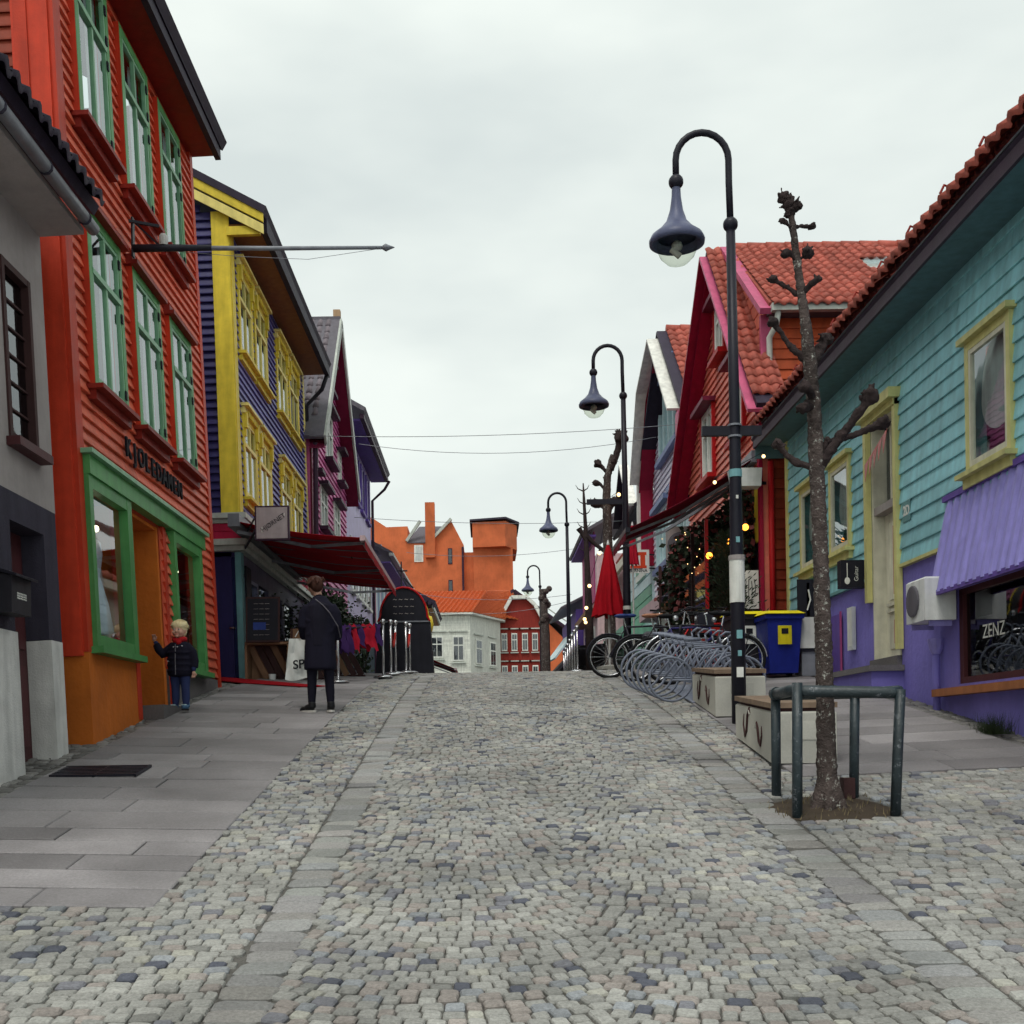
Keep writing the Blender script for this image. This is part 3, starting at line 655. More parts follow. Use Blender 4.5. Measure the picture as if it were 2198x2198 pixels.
# ground floor: cornices, pink band, door, shop front
h.part('cornice', 'cornice', (-1.4, .16, 19.02, 26.85, 5.33, 5.415), (-1.4, .08, 19.1, 26.85, 5.26, 5.327)); h.part('cornice', 'cornice', (-1.4, .16, 18.98, 26.85, 4.88, 4.98), (-1.4, .1, 19.06, 26.85, 4.8, 4.876))
pb = h.part('fascia_band', 'pink', (-1.4, .03, 19.14, 26.85, 4.98, 5.26))
for k in range(2): h.part('band_board', 'pink', (-1.4, .042, 19.125, 26.8, 5.0+k*.13, 5.115+k*.13), parent=pb)
dr = h.part('door', 'door_blue', (-.62, -.08, 19.24, 19.3, 2.6, 4.75))
for za, zb in ((2.8, 3.4), (3.55, 4.5)):
    h.part('door_panel', 'navy', (-.54, -.16, 19.222, 19.239, za, zb), parent=dr)
h.part('handle', 'chrome', (-.2, -.12, 19.16, 19.18, 3.52, 3.55), (-.13, -.11, 19.16, 19.24, 3.52, 3.55), parent=dr); h.part('letter_slot', 'chrome', (-.42, -.28, 19.228, 19.239, 3.85, 3.89), parent=dr); h.part('notice', 'paper', (-.70, -.64, 19.17, 19.19, 3.75, 4.1))
h.part('door_wall', 'navy', (-1.6, -.6, 19.2, 19.3, 2.2, 4.79), (-.6, -.08, 19.2, 19.3, 4.72, 4.79))
h.part('corner_post', 'teal_post', (-.08, .02, 19.2, 19.42, 2.3, 4.79))
h.part('shop_wall', 'teal_post', (-.1, .0, 19.42, 20.6, 2.3, 3.3)); h.part('shop_wall', 'shop_lilac', (-.1, 0, 19.42, 26.85, 4.45, 4.79), (-.1, 0, 20.5, 20.75, 3.3, 4.45), (-.1, 0, 21.7, 22.0, 2.3, 4.45), (-.1, 0, 23.1, 23.35, 2.3, 4.45), (-.1, 0, 24.4, 26.85, 2.3, 4.45)); h.part('shop_wall', 'interior', (-.1, -.01, 20.75, 21.7, 2.3, 2.9))
w = h.part('shop_window', 'lilac_post', (-.06, .04, 19.5, 19.56, 3.35, 4.42), (-.06, .04, 20.42, 20.48, 3.35, 4.42), (-.06, .037, 19.56, 20.42, 4.36, 4.42), (-.06, .037, 19.56, 20.42, 3.35, 3.41)); h.part('sill', 'teal_post', (-.02, .18, 19.44, 20.55, 3.28, 3.345), parent=w); h.part('pane', 'glass', (-.03, -.02, 19.56, 20.42, 3.41, 4.36), parent=w)
for ya, yb in ((20.75, 21.7), (22.0, 23.1), (23.35, 24.4)): h.part('pane', 'glass', (-.05, -.04, ya, yb, 2.9, 4.45), parent=w)
h.part('inside_wall', 'interior', (-2.6, -2.5, 19.4, 26.6, 2.3, 4.8)); h.part('inside_door', 'paper', (-.12, -.11, 22.1, 22.45, 2.6, 4.3), parent=w)
sg = h.part('menu_sign', 'board_black', (.02, .05, 19.46, 19.86, 3.6, 4.6)); 
for k, t in enumerate(('JA', 'HJØRNET')): lettering(t, .13 if k else .16, 'paper', sg, frame_mtx(h.P(.053, 19.66, 4.0 - .16*k), (0,1,0), (0,0,1)), .001, 'print')
MB().tube([h.P(.6, 26.8, 10.12), h.P(.45, 26.9, 9.8), h.P(.06, 26.98, 9.45), h.P(.05, 26.98, 3.0)], .05, 8).build('downpipe', 'black_metal', h.root, True)
# ---- hanging shop sign
s = thing('hanging_sign', 'square grey sign reading 1 HJØRNET hung out from the pink band', 'sign', (-3.2, 17.6, 4.95))
MB().box(-.26, .26, -.04, .04, -.26, .26).build('frame', 'dark_trim', s); MB().box(-.235, .235, -.048, -.041, -.235, .235).build('face', 'sign_grey', s)
lettering('HJØRNET', .1, 'ink', s, frame_mtx((.02,-.052,.0), (.83,0,.55), (-.55,0,.83)), .001, 'print'); lettering('1', .1, 'paper', s, frame_mtx((-.15,-.052,-.11), (1,0,0), (0,0,1)), .001, 'print', True); lettering('1', .06, 'paper', s, frame_mtx((.19,-.052,.12), (1,0,0), (0,0,1)), .001, 'print', True)
MB().bar((-.26,0,-.1),(-.75,1.6,-.1),.03,.03).bar((-.26,0,.1),(-.75,1.6,.1),.02,.02).build('bracket', 'black_metal', s)
# ---- red awning
def awning(name, label, xw, zw, xo, zo, ya, yb, mat, arms, stripe=None, valance=.16, nb=7):
    t = thing(name, label, 'awning', (xw, ya, zw)); P = lambda x, y, z: (x-xw, y-ya, z-zw)
    n = 24; sg = 1 if xo > xw else -1
    c = MB(); vs = []
    for j in range(n+1):
        y = ya + (yb-ya)*j/n
        for i in range(9):
            k = i/8; sag = -.05*math.sin(math.pi*k)*(1+.5*math.sin(j*1.3))
            vs.append(P(xw + (xo-xw)*k, y, zw + (zo-zw)*k + sag))
    c.add(vs, [(j*9+i, j*9+i+1, (j+1)*9+i+1, (j+1)*9+i) for j in range(n) for i in range(8)]); cl = c.build('canopy', mat, t, True)
    so_ = cl.modifiers.new('t', 'SOLIDIFY'); so_.thickness = .008
    if stripe:
        for q in range(nb):
            y = ya + (yb-ya)*(q+.5)/nb; b = MB(); vs = []
            for i in range(9):
                k = i/8; sag = -.05*math.sin(math.pi*k)*(1+.5*math.sin((q+.5)/nb*n*1.3)); z = zw+(zo-zw)*k+sag-.012
                vs += [P(xw+(xo-xw)*k, y-.06, z), P(xw+(xo-xw)*k, y+.06, z)]
            b.add(vs, [(2*i, 2*i+1, 2*i+3, 2*i+2) for i in range(8)]); b.build('stripe', stripe, t)
    MB().box(xo-xw-.04, xo-xw+.04, -.02, yb-ya+.02, zo-zw-.05, zo-zw+.03).build('front_bar', 'dusty_pink' if arms == 'pale' else 'black_metal', t)
    v = MB(); m = 40; vs = []
    for j in range(m+1):
        y = (yb-ya)*j/m; dz = -valance - .03*abs(math.sin(j*math.pi/2.5)); vs += [(xo-xw+sg*.035, y, zo-zw), (xo-xw+sg*.04+.01*math.sin(j), y, zo-zw+dz)]
    v.add(vs, [(2*j, 2*j+1, 2*j+3, 2*j+2) for j in range(m)]); v.build('valance', mat, t)
    MB().box(-.08*sg, .1*sg, -.05, yb-ya+.05, -.1, .1).build('cassette', 'grey_metal', t)
    for y in (.12, (yb-ya)*.5, yb-ya-.15):
        xm, zm = (xo-xw)*.55, (zo-zw)*.55-.16
        a = MB().bar((.03*sg, y, -.16), (xm, y+.5, zm), .05, .05).bar((xm, y+.5, zm), (xo-xw, y+.1, zo-zw-.05), .045, .045); a.build('arm', 'grey_metal', t)
    return t
awning('shop_awning', 'large red fabric awning with grey stripes below the navy house', -3.92, 5.12, -1.9, 4.82, 18.2, 24.3, 'awning_red', 'pale', 'slate')
# ---- magenta gable house
h = House('magenta_house', 'magenta clapboard gable house with white windows and a grey tiled roof', -4.0, 30, 2.8, 0, 1)
gp, ge0, ge1, gzz, gpk = 30.1, 26.9, 33.65, 8.85, 12.4
clip = lambda z: (ge0, ge1) if z < gzz else ((ge0 + (gp-ge0)*(z-gzz)/(gpk-gzz), ge1 - (ge1-gp)*(z-gzz)/(gpk-gzz)) if z < gpk-.1 else None)
wins = [(28.2, 29.4, 6.9, 7.9, 0), (30.7, 31.9, 6.9, 8.0, 0), (29.3, 30.6, 8.85, 10.1, 0), (27.35, 27.8, 8.1, 8.75, 0), (31.7, 32.4, 8.8, 9.6, 0), (29.6, 30.4, 10.7, 11.4, 0)]
hl = [w[:4] for w in wins]
mb = MB(); mb.prism([h.P(0,ge0,2.4), h.P(0,ge1,2.4), h.P(0,ge1,gzz), h.P(0,gp,gpk), h.P(0,ge0,gzz)], (-.14,0,0)); mb.build('wall', 'magenta', h.root)
h.siding('magenta', ge0+.12, ge1, 5.2, gpk, .155, hl, clip)
h.part('corner_board', 'maroon', (0, .045, ge0, ge0+.12, 3, gzz))
h.part('side_wall', 'magenta', (-5, -.14, ge0, ge0+.14, 2.4, gzz)); 
for a, b, c, e, _ in wins:
    w = h.part('window', 'window_white', (.0, .07, a, a+.1, c, e), (0, .07, b-.1, b, c, e), (0, .067, a+.1, b-.1, e-.1, e), (0, .067, a+.1, b-.1, c, c+.08), (0, .065, (a+b)/2-.04, (a+b)/2+.04, c+.08, e-.1), (0, .063, a+.1, b-.1, (c+e)/2+.1, (c+e)/2+.16))
    h.part('pane', 'curtain', (.004, .02, a+.1, b-.1, c+.08, e-.1), parent=w); h.part('pane', 'glass', (.03, .036, a+.1, b-.1, c+.08, e-.1), parent=w)
    h.part('head_board', 'dark_trim', (0, .26, a-.08, b+.08, e, e+.08), parent=w); h.part('sill', 'dark_trim', (0, .24, a-.06, b+.06, c-.1, c-.01), parent=w)
sA = [(.38, ge0-.25, gzz-.25), (.38, gp, gpk+.12), (-5, gp, gpk+.12), (-5, ge0-.25, gzz-.25)]
rf = h.slab('roof', 'slate', sA, .1); h.slab('roof_slope', 'slate', [(.38, gp, gpk+.12), (.38, ge1+.25, gzz-.1), (-5, ge1+.25, gzz-.1), (-5, gp, gpk+.12)], .1, rf)
for p, q, nm in (((.4, ge0-.25, gzz-.28), (.4, gp, gpk+.1), 'barge_board'), ((.4, ge1+.3, gzz-.15), (.4, gp, gpk+.1), 'barge_board')):
    MB().bar(h.P(*p), h.P(*q), .05, .24, (0,0,1)).build(nm, 'cornice', rf)
MB().prism([h.P(.37, gp+.05, gpk-.1), h.P(.37, ge1+.25, gzz-.32), h.P(.02, ge1+.25, gzz-.32), h.P(.02, gp+.05, gpk-.1)], (0,0,-.03)).build('soffit', 'maroon', rf)
MB().prism([h.P(.37, gp-.05, gpk-.1), h.P(.37, ge0-.2, gzz-.42), h.P(.02, ge0-.2, gzz-.42), h.P(.02, gp-.05, gpk-.1)], (0,0,-.03)).build('soffit', 'maroon', rf)
L = math.hypot(gp-ge0+.25, gpk-gzz+.37); v = Vector((0, -(gp-ge0+.25)/L, -(gpk-gzz+.37)/L))
tiles(rf, h.P(.22, gp, gpk+.13), (-1,0,0), v, 11, 14, 'tile_grey', sc=1.0)
h.part('ridge_cap', 'slate', (-5, .38, gp-.1, gp+.1, gpk+.12, gpk+.24)); h.part('ridge_end', 'tan_stone', (.2, .38, gp-.09, gp+.09, gpk+.12, gpk+.42))
h.part('shop_front', 'shop_teal', (0, .06, ge0, ge1, 2.5, 5.1)); h.part('shop_fascia', 'board_black', (.06, .3, ge0, ge1, 4.7, 5.1))
w = h.part('shop_window', 'yellow', (.06, .1, 27.3, 27.42, 3.3, 4.6), (.06, .1, 28.4, 28.52, 3.3, 4.6), (.06, .097, 27.42, 28.4, 4.48, 4.6), (.06, .097, 27.42, 28.4, 3.3, 3.42)); h.part('pane', 'glass_dark', (.062, .07, 27.42, 28.4, 3.42, 4.48), parent=w)
MB().tube([h.P(.15, ge0-.1, gzz-.3), h.P(.1, ge0-.05, 3)], .06, 8).build('downpipe', 'dark_trim', h.root)
# ---- lavender house
h = House('lavender_house', 'tall pale lavender house with deep violet soffit beyond the magenta gable', -4.0, 37.4, 2.9, 0, 1)
h.part('wall', 'lavender', (-5, 0, 33.8, 41.2, 2.4, 11.0)); h.part('shop_front', 'shop_teal', (0, .06, 33.8, 41.2, 2.5, 5.4))
for a in (34.6, 36.2, 37.8, 39.4):
    w = h.part('window', 'violet', (0, .06, a, a+.12, 9.2, 10.7), (0, .06, a+.9, a+1.02, 9.2, 10.7), (0, .05, a+.12, a+.9, 10.6, 10.7), (0, .1, a-.05, a+1.07, 9.1, 9.2)); h.part('pane', 'glass_dark', (.01, .03, a+.12, a+.9, 9.2, 10.6), parent=w); h.part('mullion', 'lavender', (.0, .045, a+.48, a+.54, 9.2, 10.6), parent=w)
    w = h.part('window', 'window_white', (0, .06, a, a+.12, 6.2, 7.8), (0, .06, a+.9, a+1.02, 6.2, 7.8), (0, .05, a+.12, a+.9, 7.7, 7.8), (0, .1, a-.05, a+1.07, 6.1, 6.2)); h.part('pane', 'glass_dark', (.01, .03, a+.12, a+.9, 6.2, 7.7), parent=w)
rf = h.slab('roof', 'slate', [(.62, 33.2, 11.1), (.62, 41.6, 11.1), (-3, 41.6, 13.2), (-3, 33.2, 13.2)], .12); h.part('soffit', 'violet', (0, .5, 33.5, 41.5, 10.9, 10.96), parent=rf); h.part('gutter', 'dark_trim', (.5, .62, 33.3, 41.6, 10.92, 11.05), parent=rf)
MB().tube([h.P(.68, 41.3, 10.9), h.P(.5, 41.3, 10.6), h.P(.06, 41.3, 10.2), h.P(.06, 41.3, 3)], .05, 8).build('downpipe', 'dark_trim', h.root)
# ================= RIGHT ROW
h = House('teal_house', 'long teal clapboard house with purple plastered base and yellow window trim', 5.0, 13, 1.6, 0, -1)
TW = [(10.84, 11.86, 4.24, 5.56), (15.66, 16.6, 4.14, 5.4), (17.26, 18.14, 4.14, 5.42)]
door = (13.86, 15.04, 2.5, 5.66)
sw = (7.0, 12.3, 2.12, 3.12)
holes = TW + [door]
vis = [(a+.05, b-.05, c+.04, e-.04) for a, b, c, e in TW] + [(13.95, 14.95, 2.5, 5.55)]
h.wall('teal_dark', 6.5, 19.0, 3.6, 6.6, vis); h.siding('teal', 6.5, 18.9, 3.63, 6.6, .178, holes)
h.part('corner_board', 'trim_yellow', (-.02, .045, 18.9, 19.03, 3.6, 6.6))
h.wall('purple', 6.5, 18.98, .8, 3.59, [sw, (13.95, 14.95, 2.5, 3.6)], -.2, -.01, name='plastered_base')
h.part('base_ledge', 'trim_yellow', (-.02, .05, 6.5, 13.84, 3.585, 3.625)); h.part('base_ledge', 'teal_dark', (-.02, .05, 15.06, 18.95, 3.585, 3.625))
h.part('rear_wall', 'teal_dark', (-6, -5.8, 6.5, 19, .8, 9.5), (-5.8, -.2, 6.5, 6.7, .8, 9), (-5.8, -.2, 18.8, 18.98, .8, 6.6)); h.part('floor_plate', 'interior', (-5.8, -.2, 6.7, 18.8, 3.4, 3.55)); h.part('inside_wall', 'interior', (-2.8, -2.7, 6.7, 18.8, 1, 3.4), (-2.6, -2.5, 6.7, 18.8, 3.6, 6.5))
for a, b, c, e in TW:
    w = h.window(a, b, c, e, 'trim_yellow', 'cream', .08, .06, sash=.06, mull=0, trans=0, sill='trim_yellow', sd=.15, glass='glass', curtain=False, rec=.02)
    h.part('head_board', 'trim_yellow', (0, .12, a-.06, b+.06, e+.002, e+.06), parent=w); bl = MB(); yc = (a+b)/2; bl.prism([h.P(-.06, yc+(b-a)*.38*math.cos(t_), c+(e-c)*.52+(e-c)*.46*(1 if 0 <= math.sin(t_) else .55)*math.sin(t_)) for t_ in [2*math.pi*k/24 for k in range(24)]], (.006,0,0)).build('blind', 'curtain', w)
# door
D = h.part('door_frame', 'trim_yellow', (0, .07, 13.86, 13.96, 2.62, 5.62), (0, .07, 14.94, 15.04, 3.3, 5.62), (0, .16, 13.8, 15.1, 5.622, 5.74), (0, .09, 13.86, 15.04, 5.55, 5.62))
h.part('reveal', 'cream', (-.22, -.005, 14.9, 14.94, 2.55, 5.55), (-.22, -.005, 13.96, 14.0, 2.55, 5.55), (-.22, -.005, 14.0, 14.9, 5.5, 5.55), parent=D)
lf = h.part('door', 'cream', (-.22, -.16, 14.0, 14.9, 2.56, 4.4)); 
for za, zb in ((2.68, 3.1), (3.3, 4.28)): h.part('door_panel', 'cream', (-.16, -.145, 14.15, 14.75, za, zb), parent=lf); h.part('door_glass', 'pink_glass', (-.145, -.138, 14.33, 14.57, za+.06, zb-.06), parent=lf)
for za in (3.14, 3.22): h.part('moulding', 'cream', (-.16, -.12, 14.1, 14.8, za, za+.04), parent=lf)
h.part('handle', 'ink', (-.16, -.09, 14.06, 14.09, 3.3, 3.34), parent=lf)
tr = h.part('transom', 'grey_plaster', (-.22, -.02, 14.0, 14.9, 4.4, 4.5)); h.part('pane', 'glass_dark', (-.2, -.19, 14.0, 14.9, 4.5, 5.5), parent=tr); h.part('mullion', 'cream', (-.2, -.15, 14.27, 14.33, 4.5, 5.5), (-.2, -.15, 14.6, 14.66, 4.5, 5.5), parent=tr)
lettering('2D', .16, 'paper', h.root, frame_mtx(h.P(.034, 13.62, 4.22), (0,-1,0), (0,0,1)), .004, 'house_number', True)
h.part('number_plate', 'teal_dark', (.026, .032, 13.5, 13.75, 4.1, 4.34))
fl = MB(); x0, y0 = .12, 14.3
for k in range(5): fl.prism([h.P(.1, 14.02+k*.17, 5.3-.05*k), h.P(.1, 14.19+k*.17, 5.25-.05*k), h.P(.12, 14.12+k*.17, 5.02-.05*k)], (-.004,0,0))
fl.build('pennants', 'pink_glass', h.root)
st = h.part('door_step', 'step_stone', (0, .42, 13.85, 16.1, 2.36, 2.43), (-.38, .05, 13.95, 14.95, 2.43, 2.55)); h.part('step_base', 'purple', (-.01, .38, 13.9, 16.0, 1.7, 2.36), parent=st)
# recessed shop window with sill, steep metal canopy
w = h.part('shop_window', 'brown_door', (-.1, -.03, 12.2, 12.3, 2.12, 3.12), (-.1, -.03, 6.9, 12.2, 2.12, 2.19), (-.1, -.03, 6.9, 12.2, 3.06, 3.12)); h.part('pane', 'glass_dark', (-.08, -.07, 6.9, 12.2, 2.19, 3.06), parent=w); h.part('sill', 'rust_sill', (-.02, .14, 6.9, 12.66, 2.0, 2.08), parent=w); h.part('display_back', 'interior', (-1.2, -1.18, 6.9, 12.6, 2.1, 3.3), parent=w); h.part('mannequin_board', 'ink', (-.16, -.14, 11.35, 11.75, 2.25, 3.02), parent=w)
for k in range(7):
    MB().tube([h.P(-.7, 10.6+k*.22, 2.3+.1*(k%3)), h.P(-.68, 11.0+k*.2, 2.42+.09*(k%4)), h.P(-.72, 11.5+k*.1, 2.3+.13*(k%3))], .012, 6).build('display_item', 'chrome', w)
lettering('ZENZ', .2, 'paper', w, frame_mtx(h.P(-.062, 11.55, 2.62), (0,-1,0), (0,0,1)), .001, 'lettering')
cn = thing('metal_canopy', 'steep corrugated lilac metal canopy over the shop window', 'canopy', (5.0, 12.46, 4.09))
n = 130; y0 = 6.6; mb = MB(); vs = []
for j in range(n+1):
    yy = -(12.46-y0)*j/n; wv = .012*(1 if j % 4 < 2 else -1); vs += [(-.03+wv, yy, 0), (-.24+wv, yy, -1.0)]
mb.add(vs, [(2*j, 2*j+1, 2*j+3, 2*j+2) for j in range(n)]); o = mb.build('sheet', 'purple_metal', cn); o.modifiers.new('t', 'SOLIDIFY').thickness = .012
MB().prism([(-.0,.0,-.02),(-.22,.0,-1.02),(-.0,.0,-1.02)], (0,-.02,0)).build('end_plate', 'purple_metal', cn); MB().box(-.06,.0,-(12.46-y0),.03,-.01,.05).build('top_flashing', 'violet', cn); MB().box(-.24,-.20,-(12.46-y0),.01,-1.03,-.98).build('lower_edge', 'violet', cn)
# things fixed to the teal house
hp = thing('heat_pump', 'white outdoor heat pump unit with round fan beside the lilac canopy', 'heat pump', (4.80, 12.55, 2.80)); MB().cbox(-.16,.17,-.32,.22,0,.46,.02).build('case', 'pvc', hp)
MB().lathe([(.17,0),(.17,.02),(.15,.025)], 20).build('fan_grille', 'slate', hp).matrix_basis = Matrix.Translation((-.162,.0,.23)) @ Matrix.Rotation(R(-90),4,'Y'); 
MB().box(-.1,.14,-.28,-.25,-.06,0).box(-.1,.14,.22,.25,-.06,0).build('bracket', 'purple_metal', hp)
dp = thing('drainpipe', 'purple painted drainpipe running down from the heat pump', 'drainpipe', (4.94, 12.72, 1.75)); MB().tube([(0,0,0),(0,0,.75)], .04, 10).build('pipe', 'purple', dp, True); MB().lathe([(.045,0),(.07,.05),(.09,.14),(.09,.17)], 10, (0,0,.72)).build('hopper', 'purple_metal', dp); MB().tube([(0,0,0),(-.12,.1,-.06),(-.22,.18,-.05)], .035, 8).build('outlet', 'grey_metal', dp)
bs = thing('box_sign', 'small black box sign with a white guitar hung beside the white door', 'sign', (4.9, 15.2, 3.52)); MB().box(-.25,.08,-.08,.08,0,.36).build('case', 'board_black', bs); MB().box(-.175,-.165,-.086,-.081,.1,.32).ball((-.17,-.084,.09),.036,8,6,(1,.1,1.3)).build('guitar_print', 'paper', bs); lettering('Guitar', .075, 'paper', bs, frame_mtx((-.05,-.084,.18), (0,0,1), (-1,0,0)), .001, 'print')
wb = thing('white_meter_box', 'narrow white meter box on the purple wall', 'meter box', (4.98, 15.75, 2.75)); MB().box(-.03,.02,-.11,.11,0,.58).build('case', 'pvc', wb); MB().box(-.034,-.031,-.08,.08,.05,.53).build('door', 'white_board', wb)
nw = thing('recessed_hatch', 'shallow purple recess with magenta edge in the plastered base', 'hatch', (4.985, 16.55, 2.5)); MB().box(-.012,.0,-.3,.3,0,.8).build('panel', 'violet', nw); MB().box(-.02,.0,-.34,-.301,-.03,.83).build('edge', 'stripe_pink', nw)
ps = thing('poster', 'black and white poster on an upright board against the purple wall', 'poster', (4.7, 17.05, gz(4.7,17.05))); MB().box(-.02,.02,-.2,.2,.55,1.35).build('board', 'ink', ps); MB().box(-.026,-.021,-.16,.16,.58,.78).build('notice', 'paper', ps); MB().box(-.15,.16,-.212,-.2,.4,.85).build('notice', 'paper', ps); MB().box(-.16,.17,-.2,-.19,.35,1.4).build('panel', 'board_black', ps); MB().tube([(-.02,-.215,.95),(.03,-.215,1.1),(.0,-.215,1.25)], .012, 6).build('print', 'paper', ps); MB().box(-.1,.1,-.18,.2,0,.36).build('foot', 'grey_metal', ps)
# roof
rf = h.slab('roof', 'tile_dark', [(.54, 6.3, 6.52), (.54, 19.25, 6.52), (-3, 19.25, 9.26), (-3, 6.3, 9.26)], .04)
h.part('soffit', 'teal_soffit', (-.05, .48, 6.3, 19.2, 6.40, 6.45), parent=rf); h.part('fascia', 'dark_trim', (.48, .515, 6.3, 19.22, 6.36, 6.58), parent=rf); h.part('gutter_lip', 'grey_metal', (.515, .53, 6.3, 19.25, 6.55, 6.57), parent=rf)
h.part('eave_end', 'teal_soffit', (-.05, .48, 19.2, 19.24, 6.2, 6.54), parent=rf); h.part('flashing', 'ice_blue', (-.6, .48, 19.25, 19.45, 6.58, 6.64), parent=rf)
tiles(rf, h.P(.58, 19.2, 6.57) + Vector((.53, 0, .41)), (0,-1,0), (-.79, 0, -.61), 60, 2, 'tile_red')
sg = MB().tube([h.P(.42, 6.4, 6.9), h.P(.42, 19.1, 6.9)], .012, 6)
sgo = sg.build('snow_rail', 'sill_red', rf)
for k in range(14):
    y = 6.8 + k*.9; MB().tube([h.P(.36, y, 6.74), h.P(.40, y, 6.92), h.P(.46, y, 6.94), h.P(.5, y, 6.86)], .014, 6).build('rail_hook', 'sill_red', sgo)
# ---- red gable house
h = House('coral_gable_house', 'coral clapboard gable house with crimson trim, white windows and a red pantile roof', 4.7, 22.4, 2.6, 0, -1)
y0, y1, yp, ze, zp = 19.5, 26.3, 22.35, 7.4, 10.75
clip = lambda z: (y0, y1) if z < ze else ((y0 + (yp-y0)*(z-ze)/(zp-ze), y1 - (y1-yp)*(z-ze)/(zp-ze)) if z < zp-.1 else None)
RW = [(20.55, 21.35, 7.0, 8.35), (23.25, 24.35, 6.9, 8.3), (22.05, 22.85, 9.0, 10.0)]
MB().prism([h.P(0,y0,2.4), h.P(0,y1,2.4), h.P(0,y1,ze), h.P(0,yp,zp), h.P(0,y0,ze)], (.14,0,0)).build('wall', 'coral', h.root)
h.siding('coral', y0+.1, y1, 5.6, zp, .15, RW, clip)
h.part('corner_board', 'crimson', (-.0, .06, y0-.04, y0+.1, 2.6, 7.0)); 
for a, b, c, e in RW:
    w = h.part('window', 'window_white', (0, .09, a, a+.12, c, e), (0, .09, b-.12, b, c, e), (0, .086, a+.12, b-.12, e-.12, e), (0, .086, a+.12, b-.12, c, c+.1), (0, .08, (a+b)/2-.04, (a+b)/2+.04, c+.1, e-.12), (0, .078, a+.12, b-.12, c+(e-c)*.66, c+(e-c)*.66+.07))
    h.part('pane', 'curtain', (.002, .01, a+.12, b-.12, c+.1, e-.12), parent=w); h.part('pane', 'glass', (.03, .036, a+.12, b-.12, c+.1, e-.12), parent=w)
    h.part('casing', 'red_paint', (0, .11, b+.002, b+.1, c, e), (0, .11, a-.1, a-.002, c, e), parent=w); h.part('head_board', 'maroon', (0, .3, a-.16, b+.16, e+.01, e+.1), parent=w); h.part('sill', 'red_paint', (0, .22, a-.12, b+.12, c-.1, c-.01), parent=w)
# side facing the camera
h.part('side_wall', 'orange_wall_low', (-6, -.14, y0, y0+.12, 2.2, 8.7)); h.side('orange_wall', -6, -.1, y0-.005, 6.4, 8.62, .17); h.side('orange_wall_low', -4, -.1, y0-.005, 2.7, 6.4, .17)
# raised rear body with pantile roof
zr = 10.95
RS = [(-.08, yp, zr), (-.08, 19.2, 8.72), (-7.5, 19.2, 8.72), (-7.5, yp, zr)]
rf = h.slab('roof', 'tile_red', RS, .06)
L = math.hypot(yp-19.2, zr-8.72); v = Vector((0, -(yp-19.2)/L, -(zr-8.72)/L))
tiles(rf, h.P(-.12, yp, zr+.03), (1,0,0), v, 16, 15, 'tile_red', sc=.86, keep=lambda i, j: not (12 <= i and 4 <= j <= 6))
tot = h.slab('roof_window', 'white_plaster', [(-2.25, yp-.9, zr-.56), (-2.25, yp-1.42, zr-.93), (-3.55, yp-1.42, zr-.93), (-3.55, yp-.9, zr-.56)], -.05); h.slab('pane', 'glass', [(-2.35, yp-.95, zr-.53), (-2.35, yp-1.36, zr-.82), (-3.45, yp-1.36, zr-.82), (-3.45, yp-.95, zr-.53)], -.01, tot)
for k in range(16):
    MB().tube([(.1+k*.36, yp-22.4, 0), (.47+k*.36, yp-22.4, 0)], [.115, .10], 10).build('ridge_tile', 'tile_red', rf, True).location = (0,0,zr-2.6+.05)
h.part('gutter', 'cornice', (-7.5, -.1, 19.05, 19.18, 8.6, 8.72), parent=rf); h.part('soffit', 'slate', (-7.5, -.1, 19.18, 19.5, 8.62, 8.66), parent=rf)
ck = MB().prism([h.P(-.1, yp, zr-.05), h.P(-.1, 19.5, 8.66), h.P(-.1, 19.5, 7.2)], (.05,0,0)).build('cheek_wall', 'coral', h.root)
for i in range(12):
    z = 7.5 + i*.27; a = max(19.5, 19.5 + (z-8.66)/(zr-8.66)*(yp-19.5)) if z > 8.66 else 19.5; b = 19.5 + (z-7.2)/(zr-7.2)*(yp-19.5)
    if b - a > .1: h.part('clapboard', 'coral', (-.1, -.06, a, b, z, z+.24))
MB().bar(h.P(-.02, yp-.1, zr), h.P(-.02, 19.15, 8.62), .1, .2, (1,0,0)).build('barge_board', 'rose', rf)
h.part('corner_board', 'rose', (-.16, 0.0, 19.44, 19.54, 7.0, 8.66))
# steep front gable roof
f1 = h.slab('front_roof', 'tile_dark', [(.32, yp, zr-.05), (.32, 18.5, 6.85), (-.1, 18.5, 6.85), (-.1, yp, zr-.05)], .08)
L = math.hypot(yp-18.5, zr-6.9); v = Vector((0, -(yp-18.5)/L, -(zr-6.9)/L))
tiles(f1, h.P(.36, yp, zr), (1,0,0), v, 3, 20, 'tile_red', sc=.86)
f2 = h.slab('front_roof', 'tile_dark', [(.32, yp, zr-.05), (-6, yp, zr-.05), (-6, 26.9, 6.9), (.32, 26.9, 6.9)], .08)
MB().bar(h.P(.33, yp, zr-.12), h.P(.33, 18.5, 6.8), .06, .26, (1,0,0)).build('barge_board', 'rose', f1); MB().bar(h.P(.33, yp, zr-.12), h.P(.33, 26.95, 6.8), .06, .26, (1,0,0)).build('barge_board', 'crimson', f2)
MB().prism([h.P(.3, yp, zr-.22), h.P(.3, 26.9, 6.7), h.P(.03, 26.9, 6.7), h.P(.03, yp, zr-.22)], (0,0,-.03)).build('soffit', 'crimson', f2)
MB().prism([h.P(.3, yp, zr-.22), h.P(.3, 18.6, 6.75), h.P(.03, 18.6, 6.75), h.P(.03, yp, zr-.22)], (0,0,-.03)).build('soffit', 'crimson', f1)
rn = MB(); 
